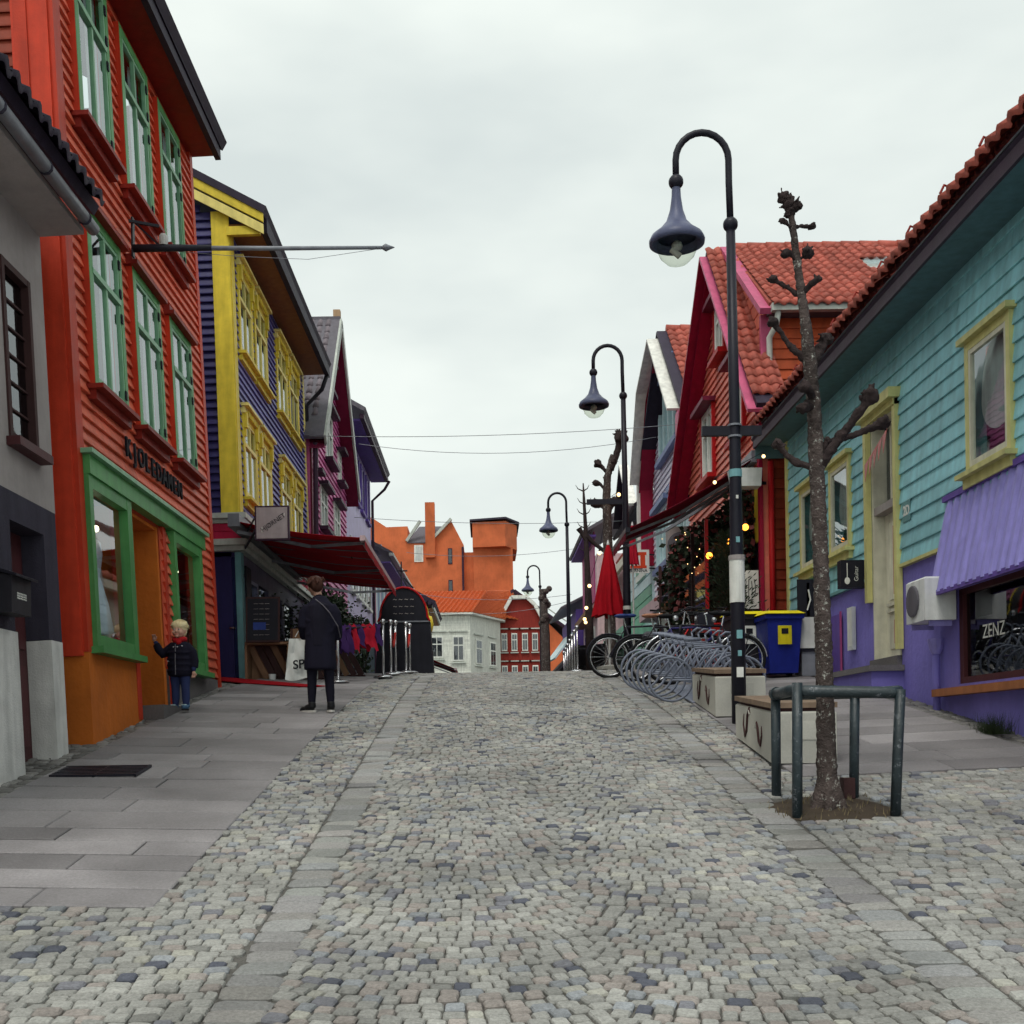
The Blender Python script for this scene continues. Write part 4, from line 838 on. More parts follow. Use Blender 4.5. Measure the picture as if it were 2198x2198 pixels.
rn.tube([h.P(-.22, 19.12, 8.62), h.P(-.2, 19.2, 8.4), h.P(-.12, 19.35, 8.25), h.P(-.12, 19.36, 7.1), h.P(-.2, 19.2, 6.95)], .05, 8).build('downpipe', 'cornice', h.root, True)
h.part('hopper', 'grey_plaster', (-.35, .1, 18.75, 19.1, 6.75, 6.98)); MB().tube([h.P(0,18.95,6.75), h.P(-.02,19.1,6.5), h.P(-.25,19.3,6.3)], .045, 8).build('downpipe', 'cornice', h.root, True); MB().tube([h.P(-.12,19.4,6.2), h.P(-.12,19.4,2.7)], .05, 8).build('downpipe', 'red_paint', h.root, True)
h.part('yellow_board', 'yellow', (-.02, .05, 19.56, 19.9, 4.9, 6.0)); h.part('shop_front', 'board_black', (-.0, .03, 19.6, 26.3, 2.4, 5.1)); h.part('rear_wall', 'crimson', (-6, -5.9, 19.6, 26.3, 2.2, 8.5), (-6, -.14, 26.2, 26.3, 2.2, 7.4))
fo = thing('flood_lamp', 'white box shaped lamp on the corner of the coral house', 'lamp', (4.45, 19.3, 5.75)); MB().prism([(-.28,-.1,0),(.16,-.1,0),(.18,-.1,.3),(-.34,-.1,.3)], (0,.3,0)).build('housing', 'pvc', fo); MB().bar((.1,.1,.1),(.3,.2,.1),.05,.05).build('bracket', 'black_metal', fo)
awning('cafe_awning', 'wine red fabric awning along the front of the coral gable house', 4.66, 6.35, 2.45, 5.15, 19.7, 21.7, 'awning_dark', 'dark', None)
# ---- pale lilac gable house
h = House('lilac_gable_house', 'pale lilac gable house with white barge boards and ice blue windows', 5.05, 31, 2.9, 0, -1)
gp_ = [(27.2, 9.4), (30.3, 12.1), (32.6, 11.4), (34.3, 9.2)]
MB().prism([h.P(0,27.2,2.4), h.P(0,34.2,2.4), h.P(0,34.2,9.2), h.P(0,32.6,11.2), h.P(0,30.3,11.9), h.P(0,27.2,9.2)], (.14,0,0)).build('wall', 'lilac_board', h.root)
def clip(z):
    if z < 9.2: return (27.2, 34.2)
    if z > 11.7: return None
    return (27.2 + 3.1*(z-9.2)/2.7, 34.2 - 1.6*(z-9.2)/2.0 if z < 11.2 else 32.6 - 2.3*(z-11.2)/.7)
LW = [(29.3, 32.6, 9.3, 11.2), (28.2, 30.4, 6.4, 8.0), (31, 33.4, 6.4, 8.0)]
h.siding('lilac_board', 27.3, 34.2, 5.4, 11.9, .17, LW, clip); h.side('lilac_board', -1.5, 0, 27.19, 5.4, 9.2, .17)
h.part('side_wall', 'rose', (-5, -.14, 27.2, 27.34, 2.4, 9.2)); 
for a, b, c, e in LW:
    w = h.part('window', 'ice_blue', (0, .1, a, a+.14, c, e), (0, .1, b-.14, b, c, e), (0, .096, a+.14, b-.14, e-.12, e), (0, .096, a+.14, b-.14, c, c+.1), *[(0, .09, a+(b-a)*k/4-.05, a+(b-a)*k/4+.05, c+.1, e-.12) for k in (1,2,3)])
    h.part('pane', 'ice_blue', (.002, .01, a+.14, b-.14, c+.1, e-.12), parent=w); h.part('pane', 'glass', (.03, .036, a+.14, b-.14, c+.1, e-.12), parent=w); h.part('head_board', 'blue_trim', (0, .25, a-.1, b+.1, e, e+.14), parent=w); h.part('sill', 'blue_trim', (0, .2, a-.1, b+.1, c-.14, c), parent=w)
rf = h.slab('roof', 'tile_dark', [(.45, 30.3, 12.15), (.45, 27.0, 9.3), (-6, 27.0, 9.3), (-6, 30.3, 12.15)], .08); h.slab('roof_slope', 'tile_dark', [(.45, 30.3, 12.15), (-6, 30.3, 12.15), (-6, 34.5, 9.2), (.45, 34.5, 9.2)], .08, rf)
L = math.hypot(3.3, 2.85); tiles(rf, h.P(.2, 30.3, 12.2), (1,0,0), (0, -3.3/L, -2.85/L), 14, 13, 'tile_red', sc=1.1)
for k in range(8): MB().tube([h.P(.2-k*.37, 30.3, 12.25), h.P(-.2-k*.37, 30.3, 12.25)], [.14,.12], 10).build('ridge_tile', 'tile_red', rf, True)
for (a, za), (b, zb) in zip(gp_, gp_[1:]): MB().bar(h.P(.46, a, za-.1), h.P(.46, b, zb-.1), .06, .5, (1,0,0)).build('barge_board', 'white_board', rf); MB().prism([h.P(.44,a,za-.32), h.P(.44,b,zb-.32), h.P(.03,b,zb-.32), h.P(.03,a,za-.32)], (0,0,-.03)).build('soffit', 'crimson', rf)
h.part('barge_board', 'white_board', (.40, .48, 34.3, 34.55, 6.7, 9.2), parent=rf); h.part('soffit', 'crimson', (.02, .4, 34.25, 34.45, 6.7, 9.2), parent=rf); h.part('eave_box', 'rose', (.0, .5, 26.9, 27.3, 8.7, 9.2), parent=rf); h.part('shop_front', 'ice_blue', *[(.0, .06, 27.3+k*.62, 27.42+k*.62, 2.6, 5.1) for k in range(11)]); h.part('shop_fascia', 'dusty_pink', (0, .5, 27.2, 34.2, 5.0, 5.35)); h.part('sill', 'ice_blue', (0, .1, 27.2, 34.2, 2.6, 3.4))
# ---- houses further along on the right
h = House('mint_house', 'mint green house with stepped parapet boards beyond the lilac gable', 5.0, 37, 2.95, 0, -1)
h.part('wall', 'ice_blue', (-5, 0, 34.6, 40.4, 2.4, 8.6)); 
for k in range(3): h.part('parapet_board', 'mint', (-1, .9+.0*k, 34.7, 40.3, 4.05+k*.32, 4.33+k*.32))
h.part('bay_underside', 'mint_dark', (-1, .85, 34.8, 40.2, 3.6, 4.05))
for k in range(9): h.part('clapboard', 'mint' if k < 3 else 'ice_blue', (0, .04, 34.6, 40.4, 5.2+k*.34, 5.5+k*.34))
rf = h.slab('roof', 'tile_dark', [(.5, 34.5, 8.6), (.5, 40.6, 8.6), (-4, 40.6, 11.6), (-4, 34.5, 11.6)], .1); slope_c = None
MB().bar(h.P(.55, 34.7, 8.6), h.P(.55, 36.6, 10.2), .08, .3, (1,0,0)).build('barge_board', 'white_board', rf); MB().bar(h.P(.55, 38.6, 8.6), h.P(.55, 36.6, 10.2), .08, .3, (1,0,0)).build('barge_board', 'dark_trim', rf)
w = h.part('window', 'window_white', (0, .1, 35.6, 37.6, 6.6, 8.2)); h.part('pane', 'mint', (.1, .11, 35.8, 36.5, 6.8, 8.0), (.1, .11, 36.7, 37.4, 6.8, 8.0), parent=w)
h = House('tiled_roof_house', 'house under a steep red pantile roof beyond the mint house', 5.6, 43, 3.0, 0, -1)
h.part('wall', 'cream', (-5, 0, 40.5, 46, 2.5, 8.2)); rf = h.slab('roof', 'tile_red', [(.4, 40.3, 8.2), (.4, 46.2, 8.2), (-4.5, 46.2, 13.6), (-4.5, 40.3, 13.6)], .15); h.part('barge_board', 'cream', (.35, .5, 40.3, 46.2, 8.0, 8.3), parent=rf)
v = Vector((-4.9, 0, -5.4)).normalized(); tiles(rf, h.P(-4.4, 46, 13.6), (0,-1,0), v, 16, 13, 'tile_red', sc=1.7, name='roof_tile')
h = House('pink_house', 'pale pink house with plum coloured gable panel, further along the right row', 4.5, 50, 3.2, 0, -1)
h.part('wall', 'dusty_pink', (-5, 0, 46.3, 53, 2.6, 9.0)); h.part('gable_panel', 'stripe_pink', (0, .05, 47, 52.6, 7.2, 10)); rf = h.slab('roof', 'slate', [(.6, 46.2, 9.9), (.6, 53.4, 9.9), (-4, 53.4, 12.4), (-4, 46.2, 12.4)], .12); h.part('soffit', 'violet', (0, .5, 46.4, 53.2, 9.7, 9.78), parent=rf); h.part('cornice', 'wood_mid', (0, .4, 46.3, 53, 6.6, 6.85))
for a in (47.2, 49, 50.8): w = h.part('window', 'window_white', (0, .06, a, a+.9, 4.6, 6.2)); h.part('pane', 'glass_dark', (.05, .07, a+.1, a+.8, 4.7, 6.1), parent=w)
h = House('violet_house', 'low violet house with a blue sloping shop roof at the far end', 4.2, 58, 3.5, 0, -1)
h.part('wall', 'violet', (-5, 0, 53.5, 63, 2.8, 7.6)); rf = h.slab('roof', 'slate', [(.7, 53.3, 7.7), (.7, 63.3, 8.0), (-4, 63.3, 10), (-4, 53.3, 10)], .1); h.slab('lean_to_roof', 'ice_blue', [(1.0, 54, 5.4), (1.0, 62, 5.7), (0, 62, 7.0), (0, 54, 6.7)], .08); h.part('shop_wall', 'purple', (0, .1, 53.6, 56, 4.6, 6.6))
awning('far_awning', 'black flat awning low along the shops at the far end', 4.4, 4.35, 2.5, 4.1, 31, 46, 'charcoal', 'dark', None)
awning('far_red_awning', 'dark red awning sloping low towards the crest beyond the arched board', -4.0, 5.7, -1.15, 4.35, 44, 48, 'awning_red', 'pale', None)
# ================= far end of the street
# striped low house, left
h = House('striped_house', 'low house painted in blue, cyan and pink vertical stripes with a violet soffit', -4.0, 50, 3.2, 0, 1)
h.part('wall', 'lavender', (-4, -.02, 41.4, 61, 2.6, 8.2))
cs = ['window_white','stripe_pink','ice_blue','stripe_blue','stripe_cyan','lilac_board','stripe_blue','stripe_cyan','ice_blue','stripe_blue','stripe_pink','window_white']
for k in range(36): h.part('painted_board', cs[k % 12], (-.02, .02, 41.5+k*.54, 41.5+k*.54+.52, 3.2, 8.15))
rf = h.slab('roof', 'slate', [(.7, 41.3, 8.3), (.7, 61.3, 8.75), (-2.5, 61.3, 10.5), (-2.5, 41.3, 10.1)], .1); h.slab('soffit', 'violet', [(0, 41.4, 8.05), (0, 61.2, 8.5), (.66, 61.2, 8.5), (.66, 41.4, 8.05)], .03, rf); h.slab('gutter', 'cornice', [(.62, 41.3, 8.25), (.78, 41.3, 8.25), (.78, 61.2, 8.7), (.62, 61.2, 8.7)], .1, rf)
w = h.part('roof_window', 'grey_metal', (-.4, .2, 43, 44, 8.7, 8.95)); h.part('pane', 'glass', (-.3, .1, 43.1, 43.9, 8.95, 8.96), parent=w)
# yellow gabled house beyond
h = House('yellow_house', 'small yellow house with a brown soffit beyond the striped house', -4.6, 66, 3.9, 0, 1)
h.part('wall', 'far_yellow', (-4, 0, 62.5, 70, 3, 9.2)); rf = h.slab('roof', 'tile_dark', [(1.1, 62.2, 9.2), (1.1, 71, 9.2), (-3, 71, 11.4), (-3, 62.2, 11.4)], .2)
h.part('fascia', 'yellow_pale', (-3, 1.0, 62.1, 62.19, 9.1, 9.5), parent=rf); h.part('soffit', 'soffit_brown', (0, 1.0, 62.3, 70.9, 8.95, 9.0), parent=rf)
for a in (63.5, 65.5, 67.5):
    w = h.part('window', 'window_white', (0, .06, a, a+.9, 6.2, 6.3), (0, .06, a, a+.1, 6.3, 7.7), (0, .06, a+.8, a+.9, 6.3, 7.7), (0, .06, a, a+.9, 7.7, 7.8)); h.part('pane', 'glass_dark', (0, .02, a+.1, a+.8, 6.3, 7.7), parent=w)
h = House('pale_house', 'narrow pale house with a dark tiled eave next to the white corner house', -4.2, 78, 4.4, 0, 1)
h.part('wall', 'far_white', (-4, 0, 73, 83, 3.5, 10.2)); rf = h.slab('roof', 'tile_dark', [(1.0, 72.6, 10.2), (1.0, 83.5, 10.2), (-3, 83.5, 12.4), (-3, 72.6, 12.4)], .25); h.part('soffit', 'soffit_brown', (0, .9, 72.8, 83.3, 9.9, 9.98), parent=rf); h.part('eave_board', 'cornice', (.9, 1.0, 72.7, 83.4, 9.95, 10.2), parent=rf)
for k in range(14): h.part('eave_tile', 'tile_dark', (.95-k*.28, 1.15-k*.28, 72.3, 72.7, 10.0+k*.15, 10.2+k*.15), parent=rf)
for a in (74.5, 77, 79.5): 
    w = h.part('window', 'window_white', (0, .06, a, a+1, 7, 8.6)); h.part('pane', 'glass_dark', (.05, .07, a+.12, a+.88, 7.12, 8.48), parent=w)
def prismhouse(name, label, cat='house'): return thing(name, label, cat)
# white corner house
t = thing('white_house', 'white clapboard corner house under an orange tiled hipped roof', 'house', (-1.3, 97, 5.2))
def T(x, y, z): return Vector((x+1.3, y-97, z-5.2))
A, B_, Cc = (-6.5, 97.0), (-1.25, 97.0), (1.35, 103)
w = MB().prism([T(*A,4.6), T(*B_,4.6), T(*Cc,4.6), T(1.35,112,4.6), T(-6.5,112,4.6)], (0,0,7.55)); w.build('wall', 'far_white', t)
for i in range(26):
    z = 6.9 + i*.2
    MB().box(*(-5.2, .05), -.02, 0, z-5.2, z-5.2+.185).build('clapboard', 'far_white', t)
rf = MB().prism([T(-6.9,96.5,12.15), T(-1.05,96.5,12.15), T(1.8,103,12.15), T(1.8,112.5,12.15), T(-6.9,112.5,12.15)], (0,0,.16)).build('eave', 'window_white', t)
def slope_tiles(par, a, b, c, d, mat, rows, name='tiled_slope'):
    # a-b eave, d-c ridge; wavy tile courses as one mesh
    a, b, c, d = map(Vector, (a, b, c, d)); m = MB(); nrm = (b-a).cross(d-a).normalized()
    if nrm.z < 0: nrm = -nrm
    cols_ = max(10, int((b-a).length/.13)); 
    for r in range(rows):
        t0, t1 = r/rows, (r+1)/rows; vs = []
        for k in range(cols_+1):
            u = k/cols_; wv = .045*math.sin(k*math.pi/1.5)
            p0 = a.lerp(d, t0).lerp(b.lerp(c, t0), u) + nrm*(.10+wv); p1 = a.lerp(d, t1).lerp(b.lerp(c, t1), u) + nrm*(.02+wv)
            vs += [p0, p1, a.lerp(d, t0).lerp(b.lerp(c, t0), u) + nrm*(.0+wv)]
        m.add(vs, [(3*k, 3*k+3, 3*k+4, 3*k+1) for k in range(cols_)] + [(3*k+2, 3*k+5, 3*k+3, 3*k) for k in range(cols_)])
    o = m.build(name, mat, par); o['kind'] = 'stuff'; return o
slope_tiles(t, T(-6.9,96.5,12.3), T(-1.05,96.5,12.3), T(0.2,106,15.3), T(-5.5,106,15.3), 'tile_orange', 22)
slope_tiles(t, T(-1.05,96.5,12.3), T(1.8,103,12.3), T(2.2,106,15.3), T(0.2,106,15.3), 'tile_orange', 22)
slope_tiles(t, T(-4.0,100.5,13.2), T(3.0,104,12.4), T(2.4,109,15.6), T(-3.5,108.5,15.4), 'tile_orange', 30)
def farwin(par, p, u, w_, z0, z1, off=Vector((0,0,0)), rows=2):
    p, u = Vector(p), Vector(u).normalized(); nrm = Vector((u.y, -u.x, 0)); q = lambda s, z, d: p + u*s + Vector((0,0,z)) + nrm*d
    def slab_(nm, m_, s0, s1, za, zb, d0, d1, pr): return MB().prism([q(s0,za,d0), q(s1,za,d0), q(s1,zb,d0), q(s0,zb,d0)], nrm*(d1-d0)).build(nm, m_, pr)
    f = slab_('window', 'window_white', 0, w_, z0, z1, 0, .08, par)
    for a in range(2):
        for b, (za, zb) in enumerate(((z0+.12, z0+(z1-z0)*.6), (z0+(z1-z0)*.66, z1-.12))): slab_('pane', 'glass_dark', w_*(.12+a*.41), w_*(.47+a*.41), za, zb, .081, .1, f)
    slab_('head_board', 'cornice', -.3, w_+.3, z1+.35, z1+.45, 0, .12, f); slab_('sill', 'cornice', -.1, w_+.1, z0-.2, z0-.1, 0, .15, f)
    return f
farwin(t, T(-4.25,96.98,0), (1,0,0), 1.15, 9.0-0, 10.6-0) if False else None
def FW(x, y, u, w_, z0, z1, par, org): return farwin(par, (x-org[0], y-org[1], -org[2]), u, w_, z0, z1)
O_ = (-1.3, 97, 5.2)
FW(-4.6, 96.97, (1,0,0), 1.1, 8.6, 10.4, t, O_); FW(-2.75, 96.97, (1,0,0), .0001+1.0, 8.3, 10.4, t, O_)
uu = (2.6, 6, 0); FW(-.85, 97.9, uu, 1.3, 8.1, 10.2, t, O_); FW(.35, 100.7, uu, 1.3, 8.1, 10.2, t, O_)
# dark red gabled house
t = thing('red_brick_house', 'dark red rendered house with a white trimmed gable beside the white house', 'house', (3.1, 104, 5.5)); O_ = (3.1, 104, 5.5)
q = lambda x, y, z: Vector((x-3.1, y-104, z-5.5))
MB().prism([q(1.2,104,4.8), q(5.1,104,4.8), q(5.1,104,12.2), q(4.35,104,13.6), q(3.7,104,14.25), q(2.5,104,14.25), q(1.2,104,12.0)], (0,10,0)).build('wall', 'far_red', t)
rr = MB(); pts = [q(1.0,103.8,11.9), q(2.4,103.8,14.4), q(3.75,103.8,14.4), q(4.5,103.8,13.7), q(5.3,103.8,12.1)]
for a, b in zip(pts, pts[1:]): MB().bar(a, b, .3, .42, (0,1,0)).build('barge_board', 'window_white', t)
slope_tiles(t, q(1.0,104,12.1), q(1.0,114,12.1), q(2.5,114,14.7), q(2.5,104,14.7), 'tile_orange', 10)
slope_tiles(t, q(2.4,104,14.5), q(3.8,104,14.5), q(3.4,113,15.4), q(2.0,113,15.4), 'tile_orange', 8)
for x in (1.45, 2.35, 3.3, 4.2): FW(x, 103.98, (1,0,0), .52, 9.6, 11.2, t, O_); FW(x, 103.98, (1,0,0), .52, 6.7, 8.3, t, O_)
# house with grey roof behind it
t = thing('grey_roof_house', 'orange gable with a long grey slate roof behind the red house', 'house', (4, 122, 6)); q = lambda x, y, z: Vector((x-4, y-122, z-6))
MB().prism([q(.6,122,5.5), q(9,122,5.5), q(9,122,11.5), q(3.6,122,17.0), q(2.6,122,17.0), q(.6,122,15.4)], (0,8,0)).build('wall', 'far_orange', t)
MB().prism([q(3.1,121.6,17.4), q(10.4,121.6,12.0), q(10.4,121.6,11.7), q(3.1,121.6,17.0)], (0,9,0)).build('roof', 'slate', t)
MB().bar(q(.3,121.5,15.3), q(3.1,121.5,17.35), .3, .3, (0,1,0)).build('barge_board', 'dark_trim', t); MB().bar(q(3.1,121.5,17.3), q(10.5,121.5,11.8), .3, .3, (0,1,0)).build('barge_board', 'dark_trim', t)
MB().box(9.4,10.2,0.5,1.3,5.2,7.2).build('chimney', 'slate', t); MB().bar(q(6.2,121.2,15.6), q(10.0,121.2,12.9), .1, .3, (0,1,0)).build('skylight_frame', 'cornice', t)
# big orange building with chimney and roof tower
t = thing('orange_factory', 'large plain orange rendered building with chimney and boxy roof tower', 'building', (-4, 128, 6.5)); O_ = (-4, 128, 6.5); k = 128/110.
def Q(x, y, z): return Vector((x*k+4, y-128, (z-1.6)*k+1.6-6.5))
mw = MB().prism([Q(-16,128,3), Q(-1.9,128,3), Q(-1.9,128,20.2), Q(-3.07,128,22.55), Q(-4.9,128,20.6), Q(-7.2,128,20.63), Q(-7.2,128,22.05), Q(-9.2,128,22.0), Q(-10.6,128,22.95), Q(-16,128,22.9)], (0,14,0)); mw.build('wall', 'far_orange', t)
MB().box(*[Q(-1.9,0,0).x+.004, Q(2.2,0,0).x], .8, 12, -3, Q(0,0,19.6).z).build('wing', 'far_orange', t)
MB().box(Q(-1.0,0,0).x, Q(2.75,0,0).x, .4, 10, -3, Q(0,0,19.98).z).build('tower_shaft', 'far_orange', t)
tw = MB().prism([Q(-1.05,128,19.95), Q(2.05,127.0,19.9), Q(3.2,130,19.9), Q(3.2,138,19.9), Q(-1.05,138,19.95)], (0,0,2.75)).build('tower', 'far_orange', t)
MB().prism([Q(-1.3,127.8,22.42), Q(2.1,126.6,22.42), Q(3.45,129.9,22.42), Q(3.45,138.2,22.42), Q(-1.3,138.2,22.42)], (0,0,.2)).build('tower_roof', 'charcoal', t)
MB().prism([Q(-7.25,127.9,20.55), Q(-4.75,127.9,20.55), Q(-3.6,130.5,22.4), Q(-6.2,130.5,22.4)], (0,0,-.15)).build('roof', 'slate', t)
MB().bar(Q(-7.3,127.8,20.6), Q(-6.0,127.9,22.5), .3, .5, (0,1,0)).build('barge_board', 'cornice', t); MB().bar(Q(-4.75,127.8,20.9), Q(-3.05,127.8,22.65), .3, .5, (0,1,0)).build('barge_board', 'cornice', t)
MB().box(Q(-5.5,0,0).x, Q(-4.6,0,0).x, -.6, .6, Q(0,0,19).z, Q(0,0,24.2).z).build('chimney', 'far_orange', t)
w = MB().box(Q(-6.6,0,0).x, Q(-5.75,0,0).x, -.08, .02, Q(0,0,18.65).z, Q(0,0,20.25).z).build('window', 'window_white', t); MB().box(Q(-6.48,0,0).x, Q(-5.87,0,0).x, -.1, -.081, Q(0,0,18.8).z, Q(0,0,20.1).z).build('pane', 'curtain', w)
for z in (18.4, 15.4): 
    w = MB().box(Q(-3.4,0,0).x, Q(-3.0,0,0).x, -.06, .02, Q(0,0,z).z, Q(0,0,z+1.5).z).build('window', 'dark_trim', t); MB().box(Q(-3.34,0,0).x, Q(-3.06,0,0).x, -.08, -.061, Q(0,0,z+.1).z, Q(0,0,z+1.4).z).build('pane', 'glass_dark', w)
MB().tube([Q(-2.0,127.9,20.0), Q(-2.0,127.9,8)], .12, 6).build('downpipe', 'dark_trim', t)
# ================= street furniture
LG = 'black swan neck street lamps'
def lamp(X, Y, label, det=False):
    z = gz(X, Y); t = thing('street_lamp', label, 'street lamp', (X, Y, z), 0, LG)
    MB().tube([(0,0,-.1),(0,0,1.4),(0,0,3.4),(-.01,0,5.3)], [.078,.074,.056,.048], 14).build('pole', 'black_metal', t, True)
    pts = [(-.01,0,5.3),(-.02,0,5.75)] + [(-.3+.28*math.cos(a), 0, 5.99+.29*math.sin(a)) for a in [math.pi*k/12 for k in range(13)]] + [(-.58,0,5.8)]
    MB().tube(pts, .036, 12).build('arm', 'black_metal', t, True)
    MB().ball((-.01,0,5.3), .08, 14, 9).build('collar', 'black_metal', t, True); MB().ball((-.58,0,5.76), .08, 14, 9).build('collar', 'black_metal', t, True)
    s = MB().lathe([(.045,.0),(.05,-.12),(.07,-.26),(.11,-.38),(.18,-.46),(.27,-.53),(.295,-.58),(.29,-.62),(.27,-.63),(.25,-.60),(.2,-.56)], 28, (-.58,0,5.72), False).build('lamp_shade', 'grey_metal' if False else 'lamp_blue', t, True)
    MB().lathe([(.215,.0),(.21,-.05),(.18,-.13),(.11,-.20),(.01,-.225)], 24, (-.58,0,5.1), False).build('globe', 'globe', t, True)
    MB().tube([(-.64,0,5.05),(-.55,0,4.97)], .035, 8).ball((-.58,0,5.08),.06,8,6).build('lamp_fitting', 'white_plaster', t)
    if det:
        MB().tube([(0,0,1.29),(0,0,1.74)], .081, 16).build('white_wrap', 'paper', t); MB().tube([(0,0,1.74),(0,0,1.79)], .088, 12).build('wrap_top', 'grey_plaster', t); MB().tube([(0,0,2.62),(0,0,2.7)], .069, 14).build('sticker_band', 'sticker_teal', t)
        for zz, m, w_ in ((.95,'sticker_teal',.03),(.55,'paper',.035),(.75,'sticker_teal',.02),(2.4,'paper',.012),(1.95,'sticker_teal',.02)):
            MB().box(-w_, w_, -.085 if zz < 1.5 else -.076, -.06, zz-w_*1.5, zz+w_*1.5).build('sticker', m, t)
        MB().box(-.35,.28,-.03,.03,3.06,3.16).build('cross_bar', 'black_metal', t); MB().tube([(0,0,3.04),(0,0,3.06)], .075, 12).tube([(0,0,3.16),(0,0,3.18)], .075, 12).build('clamp', 'grey_metal', t)
    return t
paint('lamp_blue', (.09,.10,.17), .35)
l1 = lamp(2.68, 12.3, 'black swan neck street lamp with stickers and a white paper wrap by the benches', True)
l2 = lamp(2.76, 22.5, 'black swan neck street lamp standing behind the bicycles and red parasol'); lamp(2.6, 36, 'black swan neck street lamp rising past the crest beyond the thin bare tree'); lamp(2.6, 54, 'small black swan neck street lamp far off in front of the grey roof')
MB().box(-.75,0,-.03,.03,3.2,3.3).build('cross_bar', 'black_metal', l2); MB().tube([(0,0,1.15),(0,0,1.22)], .08, 10).build('tape', 'paper', l2)
# ---- concrete benches
def bench(X, Y, label):
    t = thing('concrete_bench', label, 'bench', (X, Y, gz(X+.3, Y)), -.012, 'concrete benches'); sl = math.tan(slope(X, Y+.7)); 
    L, W_ = 1.5, .55; zt = .46 + sl*.0
    # body as slabs around the carved scrolls; top level, bottom follows the hill
    b = MB(); b.prism([(0,0,.02),(W_,0,.02),(W_,0,zt),(0,0,zt)], (0,.001,0))
    b = MB(); b.add([(0,0,.02),(W_,0,.02),(W_,L,.02+sl*L),(0,L,.02+sl*L),(0,0,zt-.015),(W_,0,zt-.015),(W_,L,zt-.015+sl*L*.5),(0,L,zt-.015+sl*L*.5),(.015,.015,zt),(W_-.015,.015,zt),(W_-.015,L-.015,zt+sl*L*.5),(.015,L-.015,zt+sl*L*.5)],
        [(3,2,1,0),(0,1,5,4),(1,2,6,5),(2,3,7,6),(3,0,4,7),(4,5,9,8),(5,6,10,9),(6,7,11,10),(7,4,8,11),(8,9,10,11)])
    b.build('body', 'concrete', t); MB().box(.04,W_-.04,.04,L-.04,-.1,.02).build('plinth', 'board_black', t)
    dz = sl*L*.5
    for k in range(2):
        y0, y1 = k*L/2, (k+1)*L/2 - .008; za, zb = zt + dz*y0/L, zt + dz*y1/L
        MB().add([(-.01,y0,za+.03),(W_+.01,y0,za+.03),(W_+.01,y1,zb+.03),(-.01,y1,zb+.03),(-.01,y0,za+.075),(W_+.01,y0,za+.075),(W_+.01,y1,zb+.075),(-.01,y1,zb+.075)], [(3,2,1,0),(4,5,6,7),(0,1,5,4),(1,2,6,5),(2,3,7,6),(3,0,4,7)]).build('seat_board', 'bench_wood', t)
    MB().add([(.03,.03,zt-.01),(W_-.03,.03,zt-.01),(W_-.03,L-.03,zt-.01+dz),(.03,L-.03,zt-.01+dz),(.03,.03,zt+.03),(W_-.03,.03,zt+.03),(W_-.03,L-.03,zt+.03+dz),(.03,L-.03,zt+.03+dz)], [(0,1,5,4),(1,2,6,5),(2,3,7,6),(3,0,4,7)]).build('shadow_gap', 'wood_dark', t)
    # carved scroll: dark groove with pale lower lip
    def scroll(cy, cz, s, fl):
        pts = [(-.0, cy + s*(u), cz + s*w) for u, w in ((-.42,.30),(-.46,.05),(-.30,-.22),(-.12,-.10),(.0,.25),(.16,.42),(.26,.30))]
        pts = [(p[0]-.001, cy - (p[1]-cy) if fl else p[1], p[2]) for p in pts]
        MB().tube(pts, [.006,.012,.016,.017,.017,.012,.005], 6).build('carved_scroll', 'wood_dark', t)
        MB().tube([(p[0]-.004, p[1]+.016, p[2]-.012) for p in pts], .009, 6).build('scroll_lip', 'concrete', t)
    scroll(L*.62, .29 + dz*.5, .40, True); scroll(L*.34, .21 + dz*.3, .32, False)
    MB().box(.16,.42,-.006,.0,.22,.38).build('plate', 'concrete', t)
    return t
bench(2.42, 9.85, 'concrete bench with wooden seat and carved scrolls, next to the tree guard'); bench(2.52, 12.75, 'concrete bench with wooden seat and carved scrolls, next to the bicycle stand')
# ---- pollard trees
def knob(m, p, r, n=9, sq=1):
    m.ball(p, r, 10, 7)
    for k in range(n):
        a, b = random.uniform(0, 6.28), random.uniform(-.6, 1.2); d = Vector((math.cos(a)*math.cos(b), math.sin(a)*math.cos(b), math.sin(b)))
        m.ball(Vector(p) + d*r*.8, r*random.uniform(.34,.6), 7, 5)
    for k in range(n):
        a, b = random.uniform(0, 6.28), random.uniform(-.5, 1.3); d = Vector((math.cos(a)*math.cos(b), math.sin(a)*math.cos(b), math.sin(b)))
        m.tube([Vector(p) + d*r*.6, Vector(p) + d*r*random.uniform(1.3,1.75)], [r*.3, r*.16], 5)
_tx = bpy.data.textures.new('bark_lumps', 'CLOUDS'); _tx.noise_scale = .035; _tx.noise_depth = 3
def rough(o, s):
    d = o.modifiers.new('d', 'DISPLACE'); d.texture = _tx; d.strength = s*2.2; d.mid_level = .5; d.texture_coords = 'LOCAL'
